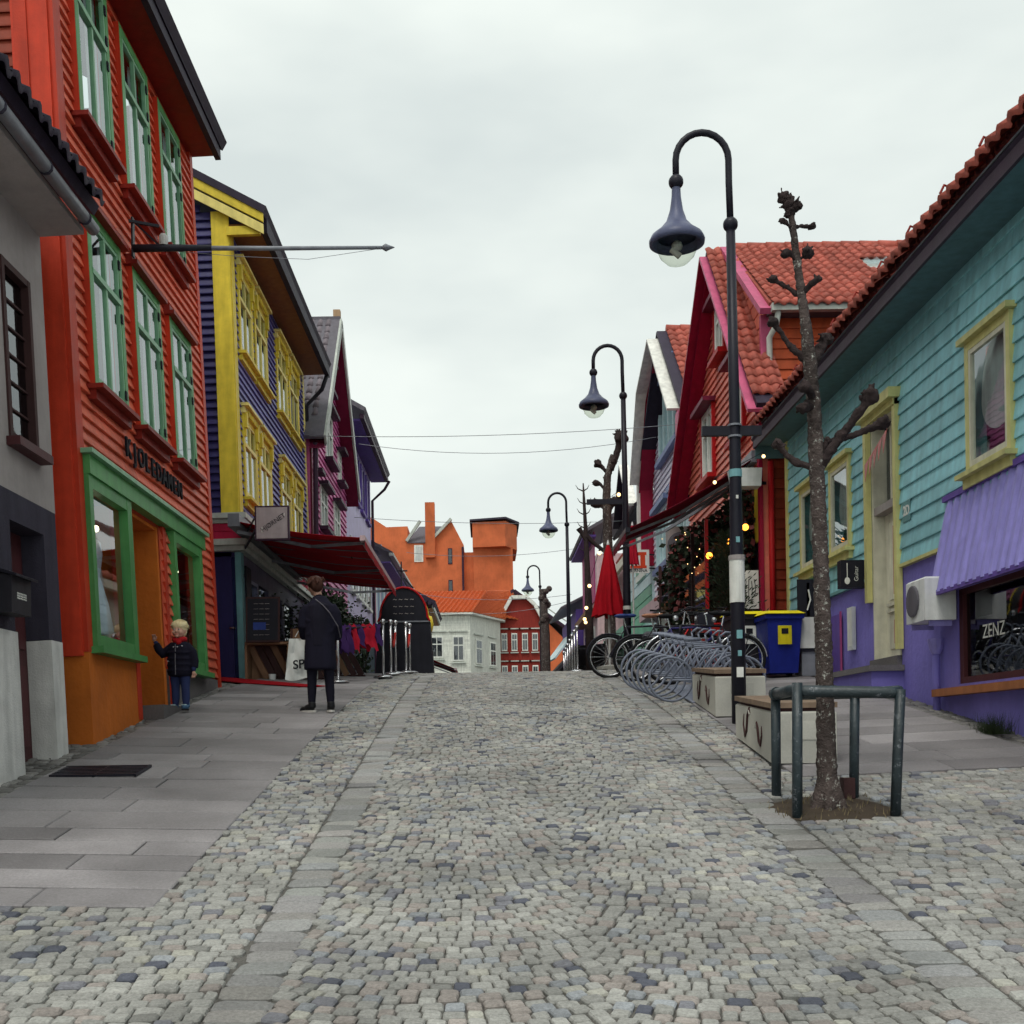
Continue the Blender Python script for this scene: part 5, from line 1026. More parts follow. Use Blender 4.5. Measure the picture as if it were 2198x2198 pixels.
def pollard(name, label, X, Y, trunk, limbs, knobs, vox, mat='bark', r0=None):
    t = thing(name, label, 'tree', (X, Y, gz(X, Y)), 0)
    b = MB(); b.tube([p for p, r in trunk], [r for p, r in trunk], 12)
    for k in range(len(trunk)*3):
        i = random.randrange(1, len(trunk)-1); u = random.random(); p = Vector(trunk[i][0]).lerp(Vector(trunk[i+1][0]), u); r = trunk[i][1]; a = random.uniform(0,6.28)
        b.ball(p + Vector((math.cos(a)*r*.85, math.sin(a)*r*.85, 0)), r*random.uniform(.25,.42), 7, 5)
    for p, r in trunk[:1]:
        for a in range(6): b.tube([Vector(p)+Vector((0,0,.28)), Vector(p)+Vector((math.cos(a*1.05+.3)*r*1.3, math.sin(a*1.05+.3)*r*1.3, -.03))], [r*.6, r*.35], 7)
    tr = b.build('trunk', mat, t); remesh(tr, vox, 2); rough(tr, .010)
    for L_ in limbs:
        b = MB(); pts, rs = L_; b.tube(pts, rs, 9)
        for p, r in list(zip(pts, rs))[1:-1]: b.ball(Vector(p) + Vector((0,0,r*.5)), r*1.15, 8, 6)
        knob(b, pts[-1], rs[-1]*1.6); o = b.build('branch', 'bark_dark', t); remesh(o, vox*.7, 1); rough(o, .012)
    for p, r in knobs:
        b = MB(); knob(b, p, r, 12); o = b.build('pollard_knob', 'bark_dark', t); remesh(o, vox*.7, 1); rough(o, .018)
    return t
S = 8.25/2490*1.1377     # metres per picture unit at the tree
def q(px, py, dy=0): return ((px-1562)*S, dy, (1532-py)*S)
pollard('pollard_tree', 'bare pollarded street tree with speckled bark inside the metal guard', TREE[0], TREE[1],
  [(q(1562,1540),.10),(q(1561,1500),.077),(q(1560,1400),.068),(q(1559,1300),.062),(q(1557,1150),.058),(q(1554,1000),.054),(q(1550,880),.056),(q(1547,770),.048),(q(1540,690),.05),(q(1532,600),.036),(q(1524,540),.032),(q(1516,470),.028),(q(1511,420),.024),(q(1506,390),.026)],
  [([q(1552,870),q(1575,840,.05),q(1612,830,.1),(q(1685,802,.12))],[.036,.026,.022,.03]),
   ([q(1555,890),q(1590,840,-.05),q(1620,800,-.1),q(1645,768,-.12)],[.04,.034,.03,.036]),
   ([q(1545,890),q(1515,880,.03),q(1495,862,.05),q(1482,842,.05)],[.03,.024,.02,.022]),
   ([q(1544,780),q(1528,778,-.08),q(1518,788,-.12)],[.03,.024,.024]), ([q(1546,760),q(1532,755,-.1),q(1520,750,-.14)],[.03,.026,.026]),
   ([q(1537,690),q(1510,665,.02),q(1490,635,.03),q(1474,612,.03)],[.03,.022,.018,.022]),
   ([q(1542,700),q(1565,665,.08),q(1580,640,.1)],[.045,.035,.03]),
   ([q(1527,570),q(1505,545,.05),q(1478,528,.06)],[.02,.016,.018]), ([q(1528,560),q(1542,552,-.05),q(1553,542,-.06)],[.024,.02,.018]),
   ([q(1520,500),q(1504,490,-.03),q(1496,490,-.04)],[.018,.015,.02]), ([q(1522,500),q(1533,490,.04),q(1546,470,.05)],[.012,.009,.006]),
   ([q(1512,436),q(1530,434,.02),q(1552,432,.03)],[.015,.013,.016]), ([q(1512,440),q(1500,432,-.02),q(1490,428,-.03)],[.015,.013,.013])],
  [(q(1506,392),.045),(q(1496,382),.04),(q(1518,398),.042),(q(1538,490,-.03),.04),(q(1508,410),.035)], .014)
S2 = 25/2490*1.1377
def q(px, py, dy=0): return ((px-1160)*S2, dy, (1300-py)*S2)
pollard('pollard_tree', 'bare pollarded tree hung with light bulbs behind the red parasol', 2.75, 25.5, [(q(1160,1300),.14),(q(1160,1150),.12),(q(1158,1050),.11),(q(1157,960),.095),(q(1160,920),.08),(q(1170,880),.06)],
  [([q(1165,910),q(1178,880),q(1186,850)],[.08,.07,.09]), ([q(1160,915),q(1150,905),q(1141,898)],[.05,.04,.05]), ([q(1157,950),q(1146,938),q(1138,935)],[.04,.035,.045]), ([q(1157,985),q(1145,978),q(1136,975)],[.05,.04,.06]), ([q(1163,920),q(1168,905),q(1172,895)],[.05,.04,.05]), ([q(1160,990),q(1168,978),q(1170,972)],[.05,.05,.06])], [(q(1187,848),.13)], .035, 'bark')
t = thing('thin_tree', 'thin bare young tree with fine twigs and light bulbs near the dark awning', 'tree', (2.55, 29, gz(2.55,29))); S3 = 29/2490*1.1377
def q(px, py, dy=0): return ((px-1113)*S3, dy, (1275-py)*S3)
MB().tube([q(1118,1285),q(1117,1150),q(1115,1050),q(1113,980),q(1111,930),q(1110,900)],[.12,.1,.07,.05,.035,.015],8).build('trunk', 'bark_dark', t, True)
for a, b in ((1113,940),(1112,960),(1114,1000),(1115,1030),(1112,985),(1110,915)):
    for sgn in (-1, 1): MB().tube([q(a,b),q(a+sgn*9,b-8,.2),q(a+sgn*13,b-16,.25)],[.02,.012,.005],5).build('twig', 'bark_dark', t)
MB().tube([q(1115,1010),q(1106,995),q(1100,985)],[.06,.05,.08],7).build('branch', 'bark_dark', t); MB().tube([q(1115,1000),q(1130,1015),q(1152,1032)],[.07,.05,.05],7).build('branch', 'bark_dark', t)
t = thing('pollard_tree', 'small knobbly pollard in front of the grey slate roof', 'tree', (2.7, 52, gz(2.7,52))); b = MB().tube([(0,0,0),(0,0,3),(-.05,0,4.3),(-.1,0,5.0)],[.22,.2,.16,.16],8)
for k in range(14): b.ball((random.uniform(-.2,.2), random.uniform(-.2,.2), 3.2+k*.14), random.uniform(.1,.2), 7, 5)
b.build('trunk', 'bark', t)
# soil round the tree and the guard
p = MB(); vs = [(TREE[0], TREE[1], gz(*TREE)+.02)]; n = 20
for k in range(n):
    a = 2*math.pi*k/n; x, y = TREE[0]+.44*math.cos(a)*random.uniform(.9,1.1), TREE[1]+.42*math.sin(a)*random.uniform(.9,1.1); vs.append((x, y, gz(x, y)-.012))
p.add(vs, [(0, 1+k, 1+(k+1) % n) for k in range(n)]); so_ = p.build('soil_patch', 'soil', None, True); tag(so_, kind='structure')
gb = MB()
for k in range(110):
    a, r = random.uniform(0,6.28), random.uniform(.12,.5); x, y = TREE[0]+r*math.cos(a), TREE[1]+r*math.sin(a); z = gz(x,y)-.005; hh = random.uniform(.02,.06)
    gb.add([(x-.004,y,z),(x+.004,y,z),(x+random.uniform(-.03,.03),y+random.uniform(-.03,.03),z+hh)], [(0,1,2)])
o = gb.build('grass', 'leaf_dry'); tag(o, 'short straggling grass blades round the foot of the pollard tree', 'grass', kind='stuff')
t = thing('tree_guard', 'dark green bent tube tree guard with worn paint around the pollard trunk', 'tree guard', (*TREE, gz(*TREE)))
gz_ = gz(*TREE); Pg = {}
for nm, x, y in (('a', 2.17, 8.72), ('b', 2.14, 8.03), ('c', 2.72, 8.62), ('d', 2.80, 7.98)): Pg[nm] = (x-TREE[0], y-TREE[1], gz(x,y)-gz_)
top = .82
for nm, lean in (('a',(.005,0)),('b',(.02,.02)),('c',(.02,0)),('d',(.05,.0))):
    x, y, z = Pg[nm]; MB().tube([(x,y,z-.05),(x+lean[0]*.5,y+lean[1]*.5,(z+top)/2),(x+lean[0],y+lean[1],top + (.06 if nm=='b' else .0))], .036, 14).build('post', 'guard_green', t, True)
a, b, c_, d_ = [Vector((Pg[k][0], Pg[k][1], top)) for k in 'abcd']
MB().tube([a + Vector((-.0,-.02,.01)), a + Vector((.01,-.2,.01)), b + Vector((-.0,.12,.01)), b+Vector((.08,.0,-.0)), d_ + Vector((-.02,.02,-.02)), d_ + Vector((.05,.02,-.02))], .042, 14).build('front_rail', 'guard_green', t, True)
MB().tube([a + Vector((0,.0,.0)), c_ + Vector((.02,0,.0)), c_ + Vector((.1,-.1,.0)), d_ + Vector((.06,.06,-.01))], .040, 14).build('back_rail', 'guard_green', t, True)
MB().tube([a + Vector((0,-.01,.01)), a + Vector((0,-.06,.01))], .05, 14).build('rail_cap', 'guard_green', t); MB().tube([a + Vector((0,-.06,.01)), a + Vector((0,-.064,.01))], .03, 14).build('cap_sticker', 'sticker_teal', t)
MB().box(Pg['c'][0]-.1, Pg['c'][0]-.02, Pg['c'][1]-.1, Pg['c'][1]+.02, Pg['c'][2]-.02, Pg['c'][2]+.13).build('foot_block', 'wood_dark', t)
# ---- wheelie bins
def wbin(X, Y, label, body, lid, rz, wheels=True):
    t = thing('wheelie_bin', label, 'bin', (X, Y, gz(X,Y)+.02), rz, 'wheelie bins'); w, d, hh = .26, .30, .88
    MB().add([(-w*.8,-d*.75,.04),(w*.8,-d*.75,.04),(w*.8,d*.7,.04),(-w*.8,d*.7,.04),(-w,-d,hh),(w,-d,hh),(w,d,hh),(-w,d,hh)], [(3,2,1,0),(4,5,6,7),(0,1,5,4),(1,2,6,5),(2,3,7,6),(3,0,4,7)]).box(-w-.02,w+.02,-d-.02,d+.02,hh-.06,hh).build('body', body, t)
    MB().add([(-w-.03,-d-.05,hh+.01),(w+.03,-d-.05,hh+.01),(w+.03,d+.03,hh+.03),(-w-.03,d+.03,hh+.03),(-w*.85,-d*.8,hh+.06),(w*.85,-d*.8,hh+.06),(w*.85,d*.9,hh+.1),(-w*.85,d*.9,hh+.1)], [(3,2,1,0),(4,5,6,7),(0,1,5,4),(1,2,6,5),(2,3,7,6),(3,0,4,7)]).build('lid', lid, t)
    for x in (-w*.85, w*.85): MB().torus((x,d*.75,.1), .075, .03, 16, 6, 'x').build('wheel', 'rubber', t)
    MB().box(-.1,.1,-d*.94-.012,-d*.94,.45,.72).build('sticker', 'bin_yellow' if body == 'bin_blue' else 'paper', t); MB().tube([(-w*.8,d+.06,hh-.02),(w*.8,d+.06,hh-.02)], .015, 8).build('handle', body, t); MB().box(-.05,.05,-d*.94-.016,-d*.94-.012,.6,.68).build('print', 'ink', t)
wbin(4.30, 17.0, 'blue wheelie bin with yellow lid and yellow sticker by the teal house', 'bin_blue', 'bin_yellow', .06); wbin(3.92, 17.55, 'black wheelie bin with yellow lid behind the blue bin', 'bin_black', 'bin_yellow', .04)
# ---- bicycles
BG = 'parked bicycles'
def bike(X, Y, label, frame, saddle, rz=0, flip=False, guard=None, seat_z=.95, basket=False):
    t = thing('bicycle', label, 'bicycle', (X, Y, gz(X,Y)+.01), rz, BG); r = .33; wb = 1.04
    for cx in (0, wb):
        w = MB().torus((cx,0,r), r, .021, 32, 8).build('wheel', 'rubber', t, True); MB().torus((cx,0,r), r-.03, .011, 28, 6).build('rim', 'chrome', w, True)
        sp = MB()
        for k in range(18): a = k*math.pi/9; sp.tube([(cx,.02*(-1)**k,r),(cx+(r-.03)*math.cos(a),0,r+(r-.03)*math.sin(a))], .0022, 4, False)
        sp.build('spokes', 'chrome', w); MB().tube([(cx,-.05,r),(cx,.05,r)], .022, 8).build('hub', 'chrome', w)
        if guard: MB().torus((cx,0,r), r+.035, .016, 20, 6, 'y', R(20), R(175)).build('mudguard', guard, t, True)
    bb = (.43,0,.29); st = (.28,0,.80); hd = (.86,0,.82); hb = (.89,0,.66)
    f = MB(); f.tube([bb,st],.016,8).tube([bb,hb],.019,8).tube([st,hd],.016,8).tube([(0,.05,r),bb],.011,6).tube([(0,-.05,r),bb],.011,6).tube([(0,.05,r),st],.009,6).tube([(0,-.05,r),st],.009,6).tube([hd,hb],.02,8).tube([hb,(.96,.05,.5),(wb,.05,r)],.013,6).tube([hb,(.96,-.05,.5),(wb,-.05,r)],.013,6)
    f.build('frame', frame, t, True)
    MB().tube([st,(.245,0,seat_z)],.013,8).build('seat_post', 'chrome', t)
    sd = MB().ball((.22,0,seat_z+.03),.13,12,8,(1.0,.62,.28)).ball((.36,0,seat_z+.035),.08,10,6,(1.2,.4,.4)).build('saddle', saddle, t, True)
    MB().tube([(.83,0,.82),(.80,0,1.0)],.012,8).tube([(.78,0,1.0),(.84,0,1.02)],.012,8).build('stem', 'chrome', t)
    MB().tube([(.70,-.29,1.03),(.80,-.22,1.05),(.84,0,1.02),(.80,.22,1.05),(.70,.29,1.03)],.011,8).build('handlebar', 'black_metal', t, True)
    for s_ in (-1,1): MB().tube([(.70,s_*.29,1.03),(.62,s_*.30,1.03)],.016,8).build('grip', 'rubber', t)
    MB().torus((.43,.05,.29),.09,.008,18,6).build('chainring','chrome',t); MB().tube([(.43,.07,.29),(.50,.07,.15)],.01,6).box(.46,.55,.06,.14,.13,.15).tube([(.43,-.07,.29),(.36,-.07,.43)],.01,6).box(.31,.40,-.14,-.06,.43,.45).build('crank','black_metal',t)
    MB().tube([(.0,.05,.67),(-.12,.05,.69),(-.12,-.05,.69),(.2,-.05,.70)],.007,6).tube([(-.1,.04,.69),(0,.05,r)],.006,6).build('rack','black_metal',t)
    if basket: MB().box(.92,1.16,-.16,.16,.78,.80).box(.92,.93,-.16,.16,.8,1.0).box(1.15,1.16,-.16,.16,.8,1.0).box(.93,1.15,-.16,-.15,.8,1.0).box(.93,1.15,.15,.16,.8,1.0).build('basket','black_metal',t)
    MB().ball((.93,0,.92),.04,8,6).build('headlamp','chrome',t)
    return t
bike(1.98, 18.6, 'black bicycle with blue saddle and black mudguards at the end of the row', 'black_metal', 'saddle_blue', .03, guard='black_metal')
bike(2.28, 17.6, 'black bicycle with tan leather saddle standing second in the row', 'black_metal', 'saddle_tan', -.02, guard='black_metal', basket=True)
bike(2.42, 16.9, 'dark blue bicycle with black saddle behind the grey stands', 'navy', 'rubber', .05); bike(3.62, 16.4, 'black bicycle with chrome mudguards and dark saddle beside the red planter', 'black_metal', 'rubber', math.pi+.05, guard='chrome')
bike(2.95, 18.2, 'red framed bicycle half hidden among the black ones', 'red_paint', 'rubber', .1)
# grey bicycle-shaped stands
t0 = None
for k in range(6):
    X, Y = 2.02 - .03*k, 14.35 + .33*k; t = thing('bicycle_stand', 'grey tubular bicycle stand in the outline of a bicycle on a grey base plate', 'bicycle stand', (X, Y, gz(X,Y)+.02), .02, 'bicycle shaped stands')
    if t0 is None:
        r = .27
        for cx in (.27, 1.17): MB().torus((cx,0,r+.01), r, .016, 30, 8).build('wheel_loop', 'stand_grey', t, True)
        f = MB(); bb=(.68,0,.26); st=(.56,0,.66); hd=(1.0,0,.68); f.tube([(.27,0,r),bb],.014,8).tube([(.27,0,r),st],.014,8).tube([bb,st],.014,8).tube([bb,hd],.014,8).tube([st,hd],.014,8).tube([hd,(1.17,0,r)],.014,8).build('frame', 'stand_grey', t, True)
        MB().tube([st,(.53,0,.76)],.012,8).tube([(.44,0,.77),(.64,0,.77)],.024,8).build('saddle', 'stand_grey', t, True); MB().tube([hd,(.98,0,.78)],.012,8).tube([(.98,0,.78),(1.06,0,.84),(1.12,0,.83)],.014,8).build('handlebar', 'stand_grey', t, True); MB().lathe([(.09,0),(.09,.012)],16).build('chainring','stand_grey',t).matrix_basis = Matrix.Translation((.68,.0,.26)) @ Matrix.Rotation(R(90),4,'X')
        for a in range(5): MB().tube([(1.17,0,r),(1.17+.27*math.cos(.5+a*1.25),0,r+.27*math.sin(.5+a*1.25))],.009,6).build('spoke','stand_grey',t)
        t0 = t
    else:
        for ch in list(t0.children): copy_tree(ch, t)
pl = MB(); 
xa, xb, ya, yb = 2.5, 3.35, 14.1, 16.3
pl.add([(x,y,gz(x,y)+.018+dz) for dz in (0,.012) for x,y in ((xa,ya),(xb,ya),(xb,yb),(xa,yb))], [(3,2,1,0),(4,5,6,7),(0,1,5,4),(1,2,6,5),(2,3,7,6),(3,0,4,7)])
o = pl.build('base_plate', 'stand_grey'); tag(o, 'grey steel base plate under the bicycle shaped stands', 'plate')
# ---- parasol
def parasol(X, Y, label, z0, hgt, rb, mat):
    t = thing('parasol', label, 'parasol', (X, Y, gz(X,Y))); MB().tube([(0,0,0),(0,0,z0+hgt)], .022, 8).build('pole', 'white_plaster', t); MB().lathe([(.25,0),(.25,.06),(.05,.1)],16).build('base','concrete',t)
    n, m = 48, 10; vs = []
    for j in range(m+1):
        u = j/m; rr = .03 + (rb-.03)*u**.75
        for k in range(n):
            a = 2*math.pi*k/n; f = 1 + (.30*u)*math.cos(a*8+.5*math.sin(j)) ; vs.append((rr*f*math.cos(a), rr*f*math.sin(a), z0+hgt*(1-u) - .05*u*(1+math.cos(a*8))/2))
    c = MB().add(vs, [(j*n+k, j*n+(k+1)%n, (j+1)*n+(k+1)%n, (j+1)*n+k) for j in range(m) for k in range(n)]); c.build('canopy', mat, t, True); MB().lathe([(.02,0),(.03,.04),(.008,.12)],8,(0,0,z0+hgt-.02)).build('finial','pvc',t)
parasol(2.42, 22.6, 'closed red parasol beside the second street lamp', 1.08, 1.35, .27, 'carpet_red')
parasol(3.72, 29, 'small closed red parasol in front of the machine sign', 2.9, .95, .13, 'cloth_red')
# ---- sign with sewing machine emblem
s = thing('machine_sign', 'white square sign with a red sewing machine emblem reading BERNINA', 'sign', (4.52, 34.0, 6.78)); k = .62
MB().box(-.32,.32,-.03,.03,-.34,.34).build('panel','paper',s); e = MB()
for a in ((-.24,.0,.16,.27),(-.02,.24,.18,.27),(.06,.2,-.12,.18),(-.24,.24,-.2,-.12),(-.24,-.12,.05,.16)): e.box(a[0],a[1],-.037,-.031,a[2],a[3])
e.build('emblem','sign_red',s); MB().box(-.26,.12,-.036,-.031,-.225,-.212).build('rule','board_black',s); lettering('BERNINA', .125, 'board_black', s, frame_mtx((0,-.034,-.275),(1,0,0),(0,0,1)), .001, 'lettering', True); MB().bar((.32,0,.2),(.6,.1,.2),.04,.04).bar((.32,0,-.2),(.6,.1,-.2),.04,.04).build('bracket','black_metal',s)
# ---- rope barrier posts
def stanchion(X, Y, label, rope=None):
    t = thing('rope_barrier_post', label, 'barrier post', (X, Y, gz(X,Y)+.015), 0, 'rope barrier posts'); MB().lathe([(.17,0),(.17,.02),(.12,.035),(.03,.06)],20).build('base','chrome',t,True); MB().tube([(0,0,.04),(0,0,.92)],.022,10).build('pole','chrome',t,True); MB().lathe([(.03,0),(.035,.02),(.05,.05),(.035,.08),(.01,.09)],12,(0,0,.9)).build('cap','chrome',t,True)
    if rope:
        x, y = rope; p = [(x*u, y*u, .82 - .28*math.sin(math.pi*u)) for u in [i/10 for i in range(11)]]; MB().tube(p,.022,8).build('rope','rope_red',t,True)
SP = [(-2.3, 18.1), (-1.72, 19.5), (-1.68, 20.6), (-1.65, 21.3), (-1.52, 22.2), (-1.50, 23.0)]
nm = ['nearest the person in the dark coat', 'beside the hanging red blankets', 'where the red rope starts before the black board', 'second along the red rope before the black board', 'third along the red rope before the black board', 'last along the red rope before the black board']
for i, (x, y) in enumerate(SP): stanchion(x, y, 'chrome rope barrier post ' + ('next to the person in the dark coat' if i == 0 else nm[i]), (SP[i+1][0]-x, SP[i+1][1]-y) if i in (2, 4) else None)
for k in range(7): stanchion(1.95 + .03*k, 24.6+1.15*k, 'chrome rope barrier post in the row before the far black awning')
# rail with blankets
t = thing('blanket_rail', 'rail carrying folded red and purple blankets before the cafe planters', 'rail', (-2.3, 18.1, gz(-2.3,18.1)+.82)); MB().tube([(0,0,.04),(.57,1.38,.2)],.018,8).build('bar','black_metal',t)
for k, m in enumerate(('cloth_purple','cloth_purple','cloth_red','cloth_purple','cloth_red','cloth_red','cloth_purple')):
    u = .08 + k*.13; cx, cy, cz = .57*u, 1.38*u, .06+.16*u; b = MB(); nn = 8; hh = .34 + .1*random.random(); vs = []
    for i in range(nn+1):
        w = i/nn; a = w*2-1
        for s_ in range(4):
            v = s_/3 - .5; vs.append((cx + v*.10 + a*.06 + .02*math.sin(i*2+k), cy + v*.12 - a*.05, cz + .03 - abs(a)*hh*(1+.2*v) + .02*math.sin(s_*3+k)))
    b.add(vs, [(i*4+s_, i*4+s_+1, (i+1)*4+s_+1, (i+1)*4+s_) for i in range(nn) for s_ in range(3)]); b.build('blanket', m, t, True)
# diagonal board planters
for k, (x, y) in enumerate(((-3.0, 18.9), (-2.6, 20.1))):
    t = thing('timber_planter', ('dark timber planter of slanted boards behind the hanging blankets', 'dark timber planter of slanted boards beside the black board')[k], 'planter', (x, y, gz(x,y))); MB().box(-.5,.5,0,1.0,0,.03).build('base','wood_dark',t)
    for j in range(9): MB().bar((-.55+j*.125,-.03,.02),(-.85+j*.125,-.03,.62),.10,.03,(0,1,0)).build('slat','wood_mid' if j%3==0 else 'wood_dark',t)
    MB().box(-.8,.5,0,1.0,.56,.6).build('rim','wood_dark',t)
    lv = MB()
    for j in range(700):
        p = Vector((random.uniform(-.8,.5), random.uniform(.0,1.0), .6+abs(random.gauss(0,.35)))); a = Vector((random.gauss(0,1),random.gauss(0,1),random.gauss(0,.6))).normalized()*.07; b_ = a.cross(Vector((random.random(),random.random(),1))).normalized()*.022; lv.quad(p, p+a*.5+b_, p+a, p+a*.5-b_)
    lv.build('foliage','leaf_dark',t)
# black arched board on a stand
t = thing('arched_board', 'tall black arched chalkboard stand with red edging and a little iron cross on top', 'board', (-1.72, 24.6, gz(-1.72,24.6)), .0)
n = 16; out = [(-.62,0,0),(.62,0,0),(.55,0,1.15)] + [(.5*math.cos(a),0,1.25+.62*math.sin(a)) for a in [math.pi*k/n for k in range(n+1)]] + [(-.55,0,1.15)]
MB().prism(out, (0,.5,0)).build('body','board_black',t); MB().tube([(x,-.01,z) for x,y_,z in out[2:]],.022,6).build('edging','red_paint',t); MB().tube([(x,.5,z) for x,y_,z in out[2:]],.022,6).build('edging','yellow',t); MB().box(-.56,.56,-.02,-.002,1.13,1.16).build('rail','grey_metal',t)
for k, tx in enumerate(('VELKOMMEN','TIL GODT','SELSKAP')): lettering('~ ~ ~ ~', .14, 'grey_plaster', t, frame_mtx((0,-.006,1.62-k*.15),(1,0,0),(0,0,1)),.001,'chalk')
MB().bar((-.05,.2,1.86),(-.05,.2,2.45),.03,.03).bar((-.15,.2,2.25),(.08,.2,2.25),.03,.03).bar((0,.2,2.1),(.2,.2,1.88),.03,.03).build('iron_cross','black_metal',t)
ys_ = thing('yellow_lantern_sign', 'yellow rounded sign above the arched board', 'sign', (-2.35, 45, 6.15)); MB().lathe([(.05,-.4),(.3,-.3),(.36,0),(.3,.3),(.05,.4)],14).build('shade','yellow',ys_,True).scale = (1,.5,1); MB().bar((-.2,0,.3),(-1.65,0,.3),.05,.05).build('bracket','black_metal',ys_)
# menu chalkboard, crates, carpet
t = thing('chalkboard', 'leaning chalkboard menu on a wooden crate beside the blue door', 'chalkboard', (-3.55, 18.5, gz(-3.55,18.5)+.62), .05, None, (R(-8),0,.05)); MB().box(-.27,.27,0,.03,0,.74).build('frame','wood_dark',t); MB().box(-.24,.24,-.006,-.001,.03,.71).build('slate','board_black',t)
for k in range(7): lettering(('BURGER','meny','dagens','kaffe','øl','vin','is')[k] if False else '— — —', .07, 'grey_plaster', t, frame_mtx((-.02,-.008,.63-k*.085),(1,0,0),(0,0,1)),.0008,'chalk')
MB().box(-.15,.05,-.009,-.002,.2,.32).build('blue_patch','blue_sign',t); lettering('DAGENS', .085, 'paper', t, frame_mtx((0,-.008,.67),(1,0,0),(0,0,1)),.0008,'chalk',True) if False else None
t = thing('wooden_crate', 'open dark wooden crate holding a white candle under the chalkboard', 'crate', (-3.5, 18.6, gz(-3.5,18.6))); MB().box(-.36,-.32,0,.4,0,.6).box(.32,.36,0,.4,0,.6).box(-.36,.36,0,.4,.58,.62).box(-.32,.32,.37,.4,0,.58).build('boards','wood_mid',t); MB().lathe([(.05,0),(.06,.1)],12,(.05,.15,.01)).build('candle','pvc',t)
t = thing('cafe_chair', 'dark wooden cafe chair beside the shop front', 'chair', (-2.95, 18.6, gz(-2.95,18.6))); MB().box(-.2,.2,-.2,.2,.42,.45).build('seat','wood_mid',t); MB().box(-.2,.2,.18,.21,.5,.86).build('backrest','wood_mid',t)
for x in (-.18,.18):
    for y in (-.18,.18): MB().tube([(x,y,0),(x,y,.43 if y<0 else .86)],.014,6).build('leg','wood_dark',t)
cp = MB(); pts = [(-4.7,18.6),(-3.7,17.65),(-2.7,17.1),(-2.35,17.25),(-3.2,17.95),(-4.3,18.95)]
cp.add([(x,y,gz(x,y)+.022) for x,y in pts]+[(x,y,gz(x,y)+.030) for x,y in pts],[(5,4,3,2,1,0),(6,7,8,9,10,11)]+[(i,(i+1)%6,6+(i+1)%6,6+i) for i in range(6)]); o = cp.build('red_carpet','carpet_red'); tag(o,'red carpet strip lying on the paving before the blue door','carpet')
# seated cafe people are hidden; far tables
t = thing('cafe_barrier', 'dark slatted barrier with white glasses beyond the arched board', 'barrier', (-2.1, 26, gz(-2.1,26)))
for j in range(10): MB().box(-.3,.3,j*.5,j*.5+.04,0,.9).build('slat','board_black',t)
MB().box(-.33,.33,-.05,5,.9,.94).build('rail','wood_dark',t)
# planter red with shrub by bikes
t = thing('red_planter', 'tall red planter with an evergreen shrub beside the bicycles', 'planter', (3.95, 18.9, gz(3.95,18.9))); MB().add([(-.3,-.3,0),(.3,-.3,0),(.3,.3,0),(-.3,.3,0),(-.38,-.38,.75),(.38,-.38,.75),(.38,.38,.75),(-.38,.38,.75)],[(3,2,1,0),(4,5,6,7),(0,1,5,4),(1,2,6,5),(2,3,7,6),(3,0,4,7)]).build('pot','pot_red',t)
lv = MB()
for j in range(2600):
    a, r = random.uniform(0,6.28), abs(random.gauss(0,.28)); z = .75+random.random()**1.3*1.5; r *= (1-(z-.75)/2.2); p = Vector((r*math.cos(a), r*math.sin(a), z)); d = Vector((math.cos(a),math.sin(a),random.uniform(.2,1.4))).normalized()*.09; b_ = d.cross(Vector((random.random(),random.random(),random.random()))).normalized()*.012; lv.quad(p,p+d*.5+b_,p+d,p+d*.5-b_)
lv.build('foliage','leaf_dark',t)
# tuft at the purple wall
lv = MB()
for j in range(420):
    x, y = 4.78+random.gauss(0,.05), 10.95+random.gauss(0,.14); z = gz(4.8,10.95); p = Vector((x,y,z)); d = Vector((random.gauss(0,.05),random.gauss(0,.08),random.uniform(.1,.24))); b_ = Vector((.004,.004,0)); lv.add([p-b_,p+b_,p+d],[(0,1,2)])
o = lv.build('grass_tuft','leaf_green'); tag(o,'dark green grass tuft growing at the foot of the purple wall','grass tuft')
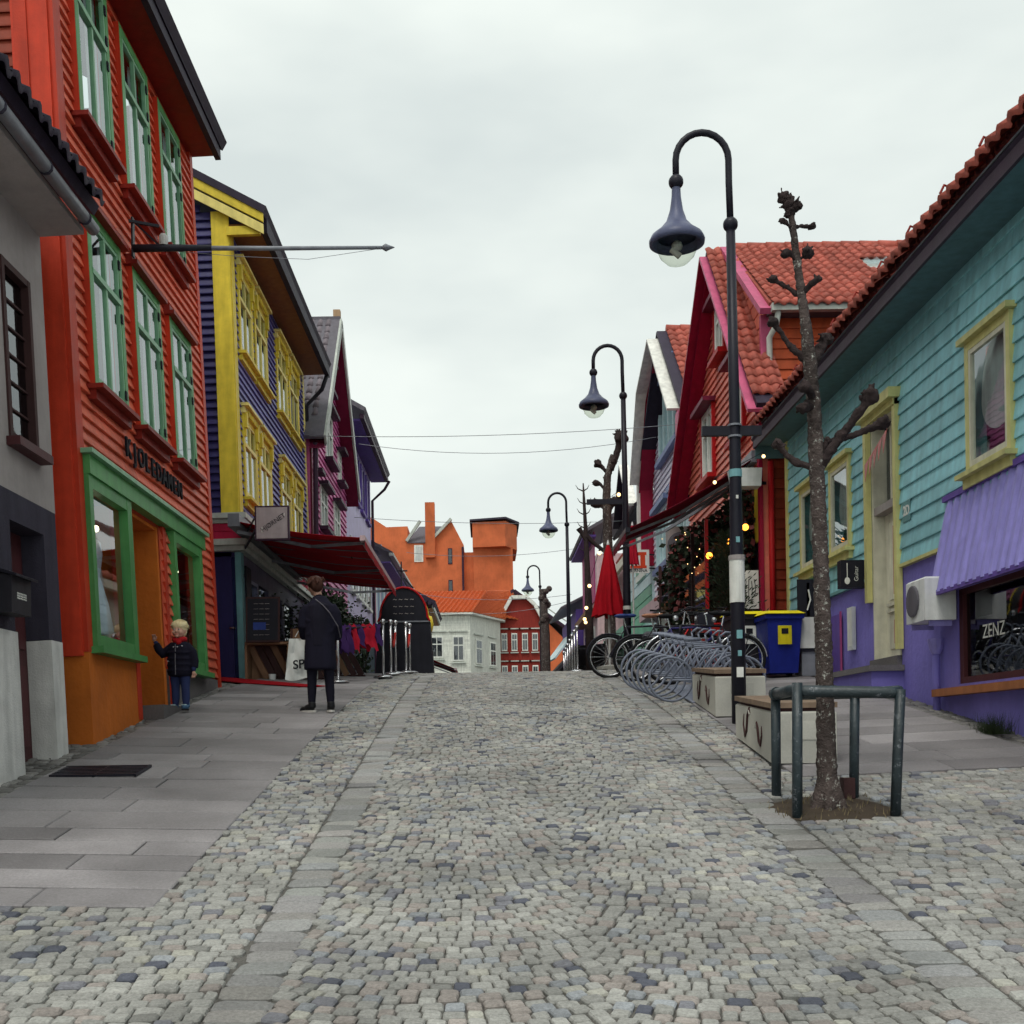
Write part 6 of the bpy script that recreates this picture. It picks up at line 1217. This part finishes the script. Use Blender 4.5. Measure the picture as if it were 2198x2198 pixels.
# ================= people
def adult():
    X, Y = -1.98, 13.9; z0 = gz(X,Y)+.012
    t = thing('person', 'person in a long dark coat and black trousers seen from behind, holding a white bag', 'person', (X, Y, z0), 0)
    b = MB(); hip = .82
    for sx, fy in ((-.115, .0), (.115, .02)):
        b.tube([(sx*.6,0,hip),(sx*.85,.01,.62),(sx*.9,.0,.42),(sx*.95,.02,.25),(sx*1.0,.03,.07)],[.085,.078,.060,.056,.042],12)
    b.tube([(0,0,.78),(0,.0,.95),(0,.01,1.12),(0,.015,1.27),(-.01,.03,1.34)],[.15,.15,.165,.15,.06],14)
    b.ball((0,.01,1.25),.13,12,8,(1.35,.8,.6))
    b.tube([(-.01,.03,1.3),(-.03,.07,1.42)],[.055,.052],10)
    # arms bent forward
    b.tube([(-.15,.01,1.25),(-.19,.01,1.07),(-.185,.09,.94),(-.2,.28,.97)],[.05,.046,.04,.034],10); b.tube([(.15,.01,1.25),(.19,.02,1.07),(.185,.09,.93),(.15,.28,.95)],[.05,.046,.04,.034],10)
    body = b.build('body','trouser',t); remesh(body,.014,4)
    # head turned down to the left
    hm = MB(); hm.ball((-.055,.09,1.52),.098,16,12,(.82,1.0,1.12)); hm.ball((-.085,.15,1.475),.06,12,8,(.8,1,1)); hm.ball((-.10,.19,1.50),.02,8,6); hm.tube([(-.02,.05,1.4),(-.045,.08,1.48)],[.05,.055],10); hd = hm.build('head','skin',t); remesh(hd,.009,3)
    MB().ball((-.135,.075,1.505),.026,8,6,(.4,.8,1.3)).build('ear','skin',t,True)
    hr = MB(); hr.ball((-.05,.075,1.555),.107,16,12,(.86,1.0,.92)); hr.ball((-.03,.02,1.53),.085,12,9,(.95,.8,1)); hr.ball((-.085,.13,1.59),.07,10,8); 
    for k in range(40):
        a = random.uniform(0,6.28); p = Vector((-.05+.09*math.cos(a), .06+.09*math.sin(a), 1.58+.05*random.random())); hr.tube([p, p+Vector((random.gauss(0,.03),random.gauss(0,.03),-.06))],[.016,.006],5)
    h_ = hr.build('hair','hair_brown',t); remesh(h_,.009,2)
    # coat: lofted shell with sleeves
    c = MB(); n = 28; rings = [(.51,.192,.15,.0),(.56,.194,.152,0),(.7,.188,.148,0),(.9,.178,.14,0),(1.1,.178,.138,.0),(1.22,.182,.125,.01),(1.30,.155,.105,.015),(1.345,.11,.085,.025),(1.40,.075,.075,.04)]
    vs = []
    for z, rx, ry, oy in rings:
        for k in range(n):
            a = 2*math.pi*k/n; w = 1+.012*math.sin(5*a+z*9)+.008*math.sin(11*a-z*14); vs.append((rx*w*math.cos(a), oy+ry*w*math.sin(a), z))
    m = len(rings); c.add(vs, [(i*n+k, i*n+(k+1)%n, (i+1)*n+(k+1)%n, (i+1)*n+k) for i in range(m-1) for k in range(n)]+[tuple(range(n-1,-1,-1)),tuple((m-1)*n+k for k in range(n))])
    c.tube([(-.13,.01,1.27),(-.185,.015,1.19),(-.205,.01,1.04),(-.2,.08,.93),(-.205,.25,.96)],[.07,.07,.064,.06,.052],14); c.tube([(.13,.01,1.27),(.185,.015,1.19),(.205,.02,1.04),(.2,.09,.92),(.16,.25,.94)],[.07,.07,.064,.06,.052],14)
    for k in range(26):
        z = random.uniform(.55,1.2); a0 = random.uniform(0,6.28); c.tube([(.185*math.cos(a0+i*.12),.14*math.sin(a0+i*.12),z+i*.02*random.uniform(-1,1)) for i in range(5)],.008,5)
    co = c.build('coat','coat',t); remesh(co,.013,5)
    MB().tube([(-.03,-.115,1.345),(.06,-.13,1.27),(.14,-.15,1.18),(.23,-.10,1.02),(.24,.05,.9)],.007,6).build('bag_strap','slate',t)
    # shoes
    for sx, yaw in ((-.115, R(52)), (.118, R(12))):
        s = MB(); s.ball((0,.04,.055),.055,12,8,(.85,1.5,.9)); s.ball((0,.13,.04),.045,12,8,(.95,1.5,.8)); s.tube([(0,-.005,.06),(0,-.01,.13)],[.05,.045],10); sh = s.build('shoe','shoe_black',t); remesh(sh,.009,3); so2 = MB(); pts = [(.05*math.cos(a)*(1.0 if math.sin(a)<0 else .95), .06+.135*math.sin(a), 0) for a in [2*math.pi*k/18 for k in range(18)]]; so2.prism(pts,(0,0,.028)); sl_ = so2.build('sole','sole',t)
        for o in (sh, sl_): o.matrix_basis = Matrix.Translation((sx,.01,0)) @ Matrix.Rotation(yaw,4,'Z')
    # hand that holds the bag
    def hand(px, mirror):
        for i in range(4): 
            x = px + (i-1.5)*.018*mirror; MB().tube([(x,.30,.985),(x,.345,.99+.004*i),(x,.365,.97),(x,.355,.945)],[.0095,.009,.0085,.007],7).build('finger','skin',t,True)
        MB().tube([(px-mirror*.035,.29,.975),(px-mirror*.05,.32,.985),(px-mirror*.045,.345,.975)],[.011,.010,.008],7).build('thumb','skin',t,True)
        p = MB().ball((px,.285,.975),.04,10,8,(.9,1.1,.45)).tube([(px,.22,.96),(px,.27,.972)],[.028,.03],10).build('hand','skin',t); remesh(p,.008,2)
    hand(-.205,1); hand(.155,-1)
    # bag: separate thing held in front
    g = thing('tote_bag', 'white cloth tote bag with black SPR lettering held by the person in the coat', 'bag', (X-.21, Y+.33, z0+.94)); vs = []; nx, nzv = 14, 12
    for s_ in (0,1):
        for j in range(nzv+1):
            v = j/nzv
            for i in range(nx+1):
                u = i/nx-.5; y = (.05*math.sin(math.pi*(u+.5))*(.25+.75*v) + .014*math.sin(7*u+5*v) + .010*math.sin(17*u-9*v))*(1 if s_ else -1); vs.append((-.04+u*(.40-.05*(1-v)) - .03*v, y, -.02-v*.50 + .02*math.sin(u*6)*v))
    N_ = (nx+1)*(nzv+1); bf = MB().add(vs,[(s_*N_+j*(nx+1)+i, s_*N_+j*(nx+1)+i+1, s_*N_+(j+1)*(nx+1)+i+1, s_*N_+(j+1)*(nx+1)+i) for s_ in (0,1) for j in range(nzv) for i in range(nx)]); bf.build('cloth','bag_white',g,True)
    lettering('SPR', .15, 'ink', g, frame_mtx((-.05,-.072,-.34),(1,0,.12),(-.12,0,1)), .001, 'lettering', True, shear=.1); MB().torus((.03,-.07,-.21),.042,.006,16,6,'y',R(150),R(400)).build('swirl','ink',g)
    MB().tube([(-.14,0,0),(-.1,.0,.07),(-.02,0,.055),(.0,0,.0)],.008,6).build('strap','bag_white',g)
def child():
    X, Y = -3.62, 13.75; z0 = gz(X,Y)+.03
    t = thing('person', 'small blond person in a dark padded jacket, red scarf and jeans on the shop step', 'person', (X, Y, z0), R(-12)); k = 1.0
    # faces -Y (towards the camera)
    b = MB()
    for sx in (-.062,.062): b.tube([(sx*.9,0,.5),(sx,-.005,.36),(sx*1.02,0,.26),(sx*1.05,.005,.15),(sx*1.1,0,.05)],[.07,.062,.05,.048,.035],12)
    b.tube([(0,0,.46),(0,0,.6),(0,0,.74),(0,0,.82)],[.10,.105,.10,.04],12); b.tube([(0,0,.78),(0,-.005,.9)],[.04,.04],9)
    b.tube([(-.1,0,.76),(-.2,0,.68),(-.27,-.02,.73),(-.30,-.03,.83)],[.042,.038,.034,.026],9); b.tube([(.1,0,.76),(.165,0,.64),(.185,-.015,.53),(.185,-.03,.46)],[.042,.038,.034,.026],9)
    bo = b.build('body','jeans',t); remesh(bo,.010,4)
    j = MB(); j.lathe([(.125,.40),(.15,.43),(.15,.55),(.145,.66),(.135,.74),(.10,.80),(.065,.825)],20); j.tube([(-.07,0,.765),(-.17,0,.70),(-.215,-.01,.675),(-.265,-.02,.73),(-.295,-.03,.80)],[.065,.06,.056,.05,.044],12); j.tube([(.07,0,.765),(.16,0,.68),(.185,-.005,.58),(.19,-.02,.50)],[.065,.058,.054,.046],12)
    for z in (.47,.54,.61,.68): j.torus((0,0,z),.142,.016,20,6,'y') if False else j.tube([(.146*math.cos(a),.146*math.sin(a),z) for a in [2*math.pi*i/20 for i in range(21)]],.016,6,False)
    jo = j.build('jacket','coat',t); remesh(jo,.010,3); jo.scale = (1,.82,1)
    MB().tube([(.002,-.128,.42),(.002,-.128,.6),(.0,-.115,.78)],.006,6).build('zip','slate',t)
    for x,z in ((-.02,.745),(.03,.745),(.09,.755),(-.09,.58)): MB().ball((x,-.125,z),.009,8,6).build('toggle','chrome',t)
    s = MB(); s.tube([(.06*math.cos(a),.055*math.sin(a)-.005,.835+.012*math.cos(2*a)) for a in [2*math.pi*i/18 for i in range(19)]],.034,8,False); s.ball((.02,-.07,.80),.035,8,6); so3 = s.build('scarf','scarf',t); remesh(so3,.01,3)
    h = MB(); h.ball((0,-.005,.955),.085,18,14,(.86,.95,1.08)); h.ball((0,-.035,.905),.06,12,9,(.95,.8,.8)); h.ball((-.037,-.06,.925),.03,9,7); h.ball((.037,-.06,.925),.03,9,7); h.ball((0,-.092,.935),.0145,8,6,(1,1,1)); h.tube([(0,-.08,.965),(0,-.093,.938)],[.009,.012],7); h.ball((0,-.072,.885),.025,8,6); h.ball((-.076,.0,.94),.018,8,6,(.5,1,1.4)); h.ball((.076,.0,.94),.018,8,6,(.5,1,1.4)); ho = h.build('head','skin',t); remesh(ho,.0065,2)
    for x in (-.03,.03):
        MB().ball((x,-.079,.955),.011,10,8,(1.25,.5,.75)).build('eye','paper',t,True); MB().ball((x,-.0845,.955),.006,8,6,(1,.4,1)).build('iris','ink',t,True); MB().tube([(x-.016,-.079,.973),(x,-.084,.978),(x+.016,-.078,.973)],.0035,5).build('eyebrow','hair_blond',t)
    MB().tube([(-.022,-.083,.900),(0,-.0885,.897),(.022,-.083,.900)],[.003,.006,.003],6).build('mouth','scarf',t)
    r = MB(); r.ball((0,.012,.985),.094,16,12,(.94,.97,.98)); r.ball((0,.03,.94),.078,12,9,(.98,.8,1))
    for i in range(60):
        a = random.uniform(-.1,3.24); p = Vector((.082*math.cos(a+math.pi) , -.012-.062*abs(math.sin(a)) , 1.0+.03*random.random())); r.tube([p+Vector((0,.03,.02)), p, p+Vector((random.gauss(0,.008),-.008,-.022))],[.016,.013,.005],5)
    hr = r.build('hair','hair_blond',t); remesh(hr,.0075,2)
    st = MB()
    for i in range(420):
        a = random.uniform(0,6.28); e = random.uniform(.05,1.5); d = Vector((math.cos(a)*math.cos(e),math.sin(a)*math.cos(e),math.sin(e))); p = Vector((0,.012,.985)) + Vector((d.x*.087,d.y*.09,d.z*.09))
        if d.y < -.35 and d.z < .35: continue
        g_ = Vector((d.x*.3+random.gauss(0,.35),d.y*.3+random.gauss(0,.35),-.7+d.z*.5)); st.tube([p-d*.004, p+d*.008+g_*.014, p+d*.006+g_*.034],[.005,.0045,.0012],4)
    st.build('hair_strands','hair_blond',t,True)
    def hand(px,py,pz,up):
        p = MB().ball((px,py,pz),.026,9,7,(.9,.6,1.1)).build('hand','skin',t,True)
        for i in range(4): x = px+(i-1.5)*.0115; MB().tube([(x,py,pz+up*.018),(x,py-.008,pz+up*.04),(x+.002,py-.018,pz+up*.05),(x+.002,py-.026,pz+up*.044)],[.0066,.006,.0056,.005],6).build('finger','skin',t,True)
        MB().tube([(px+.024,py-.004,pz),(px+.036,py-.012,pz+up*.018),(px+.036,py-.02,pz+up*.028)],[.0075,.0068,.0055],6).build('thumb','skin',t,True)
    hand(-.31,-.035,.855,1); hand(.19,-.035,.435,-1)
    for sx in (-.07,.07):
        f = MB(); f.ball((sx,-.03,.04),.042,10,8,(.95,1.6,.85)); f.tube([(sx,.01,.04),(sx,.01,.10)],[.04,.036],9); fo_ = f.build('shoe','shoe_blue',t); remesh(fo_,.008,3); MB().prism([(sx+.038*math.cos(a),-.028+.068*math.sin(a),.0) for a in [2*math.pi*i/16 for i in range(16)]],(0,0,.018)).build('sole','shoe_black',t)
        MB().box(sx-.025,sx+.025,-.075,-.045,.062,.072).build('shoe_strap','ice_blue',t)
    t.scale = (1.0,1.0,1.0)
adult(); child()
# ================= wires, lights, climbers
def wire(name, label, pts, r=.006, cat='wire'):
    o = MB().tube(pts, r, 5).build(name, 'grey_metal'); tag(o, label, cat)
def span(a, b, sag, n=14): return [tuple(Vector(a).lerp(Vector(b), i/n) - Vector((0,0,sag*4*(i/n)*(1-i/n)))) for i in range(n+1)]
wire('overhead_wire', 'thin overhead wire from the navy house across to the lilac gable', span((-3.9, 26.2, 8.55), (4.7, 27, 8.9), .12), .007)
wire('overhead_wire', 'sagging overhead wire from the lavender eave across to the lilac gable', span((-3.5, 33, 10.1), (4.8, 32, 9.9), .35), .008)
wire('overhead_wire', 'overhead wire from the lavender wall across to the tiled roof', span((-4.0, 36, 8.6), (5.0, 38, 8.75), .15), .008)
wire('overhead_wire', 'overhead wire in front of the orange factory wall', span((-4.0, 60, 11.4), (5.0, 60, 11.5), .3), .012)
wire('overhead_wire', 'low overhead wire from the striped house across the far end', span((-3.6, 56, 8.8), (4.2, 56, 8.6), .3), .012)
wire('overhead_wire', 'lowest overhead wire crossing above the white house', span((-3.6, 59, 8.3), (4.2, 58, 8.5), .4), .012)
# string of bulbs
def bulbs(name, label, pts, mat, r=.05, wires=True):
    t = thing(name, label, 'string lights', pts[0])
    p0 = Vector(pts[0]); cable = MB().tube([Vector(p)-p0+Vector((0,0,.07)) for p in pts], .006, 5); cable.build('cable','black_metal',t)
    for p in pts:
        c = Vector(p)-p0; b = MB().ball(c, r, 10, 7).build('bulb', mat, t, True); MB().tube([c+Vector((0,0,r*.8)), c+Vector((0,0,r*1.8))], r*.45, 6).build('socket','black_metal',b)
bulbs('string_lights', 'amber light bulbs strung below the wine red awning', [(4.62,19.3,5.55),(4.0,19.4,4.0),(3.48,19.45,3.45),(3.03,19.5,3.0)] if False else [(4.29,19.0,5.03),(4.02,19.0,4.79),(3.70,19.05,4.58)], 'bulb_warm', .055)
bulbs('string_lights', 'warm white bulbs strung from the coral house past the street lamp', [(4.57,18.85,6.15),(3.78,18.9,5.75)], 'bulb_white', .03)
bulbs('string_lights', 'warm white bulbs strung between the pollard and the thin tree', [(2.95,25.2,6.9),(2.72,25.2,6.75),(2.55,25.6,5.7),(2.4,26.5,5.1),(2.4,27.4,4.7),(2.45,28.5,4.55),(2.5,28.8,4.5)], 'bulb_white', .042)
t = thing('fairy_lights', 'tiny white fairy lights hanging in the dark under the awning', 'fairy lights', (3.6, 21, 5.0))
for k in range(11): MB().ball((random.uniform(-.3,.4), random.uniform(-1,1), random.uniform(-.5,.4)), .009, 6, 4).build('light', 'bulb_white', t)
# ivy and dark seating area below the awning
def climber(name, label, pts_fn, n, mats, size):
    t = thing(name, label, 'plant', pts_fn(.5,.5,True))
    o = Vector(pts_fn(.5,.5,True)); st = MB()
    for k in range(14):
        u = random.random(); st.tube([Vector(pts_fn(u+random.gauss(0,.02), v/8))-o for v in range(9)], .012, 5)
    st.build('stems','bark_dark',t)
    for m, f in mats:
        lv = MB()
        for k in range(int(n*f)):
            p = Vector(pts_fn(random.random(), random.random()**.8))-o + Vector((random.gauss(0,.09),random.gauss(0,.09),random.gauss(0,.06))); a = Vector((random.gauss(-.5,.6),random.gauss(-.5,.6),random.gauss(-.5,.6))).normalized()*size*random.uniform(.6,1.2); b = a.cross(Vector((random.random(),random.random(),random.random()))).normalized()*size*.35
            lv.quad(p, p+a*.45+b, p+a, p+a*.45-b)
        lo = lv.build('leaves', m, t)
climber('climbing_ivy', 'dark climbing ivy covering the cafe front below the wine red awning', lambda u, v, c=False: (4.42 + .18*math.sin(u*9) - (.45*u), 19.75+u*6.4, 2.9 + v*(3.0-.6*u)), 10500, (('leaf_dark',.75),('leaf_red',.25)), .15)
climber('climbing_ivy', 'ivy trailing over the ice blue shop front of the lilac house', lambda u, v, c=False: (4.75 - .1*math.sin(u*7), 26.6+u*4.0, 3.0 + v*2.4*(1-.3*u)), 2200, (('leaf_dark',.8),('leaf_red',.2)), .14)
climber('climbing_ivy', 'dark creeper hanging under the red awning over the teal shop wall', lambda u, v, c=False: (-3.5 + .3*math.sin(u*8), 24.5+u*7, 2.9 + v*2.0), 2600, (('leaf_dark',1.0),), .14)
t = thing('wind_screen', 'dark timber and glass screen enclosing the cafe seating', 'screen', (3.9, 20.3, gz(3.9,20.3))); MB().box(-.02,.02,0,5.5,0,.9).build('panel','wood_dark',t)
for k in range(5): MB().box(-.03,.03,k*1.35,k*1.35+.06,0,2.6).build('post','red_paint' if k == 0 else 'wood_dark',t)
MB().box(-.012,.012,.06,5.4,.9,1.9).build('pane','glass_dark',t)
bp = thing('graffiti_panel', 'white panel with scribbled drawing hung on the coral house shop front', 'panel', (4.42, 19.55, 4.1)); MB().box(-.18,.2,-.01,.01,-.35,.3).build('board','paper',bp)
for k in range(6): MB().tube([(-.12+.05*k,-.014,-.25+.05*(k%3)),(-.15+.06*k,-.014,.0),(-.1+.045*k,-.014,.12+.03*(k%2))],.006,5).build('drawing','ink',bp)
tp = thing('tan_parcel', 'tan cardboard parcel on a shelf below the scribbled panel', 'parcel', (4.4, 19.6, 3.05)); MB().cbox(-.16,.16,-.15,.15,0,.35,.02).build('box','tan_stone',tp); MB().box(-.2,.2,-.2,.2,-.04,0).build('shelf','wood_dark',tp); MB().box(-.18,-.14,-.1,.1,-.6,-.04).build('leg','wood_dark',tp)
fan = thing('extractor_fan', 'square white extractor fan unit above the ivy', 'fan', (4.75, 27.0, 6.05)); MB().box(-.45,.1,-.1,.4,-.45,.45).build('case','grey_plaster',fan); MB().lathe([(.32,0),(.32,.03),(.1,.05)],18).build('fan_grille','slate',fan).matrix_basis = Matrix.Translation((-.18,-.101,0)) @ Matrix.Rotation(R(90),4,'X')
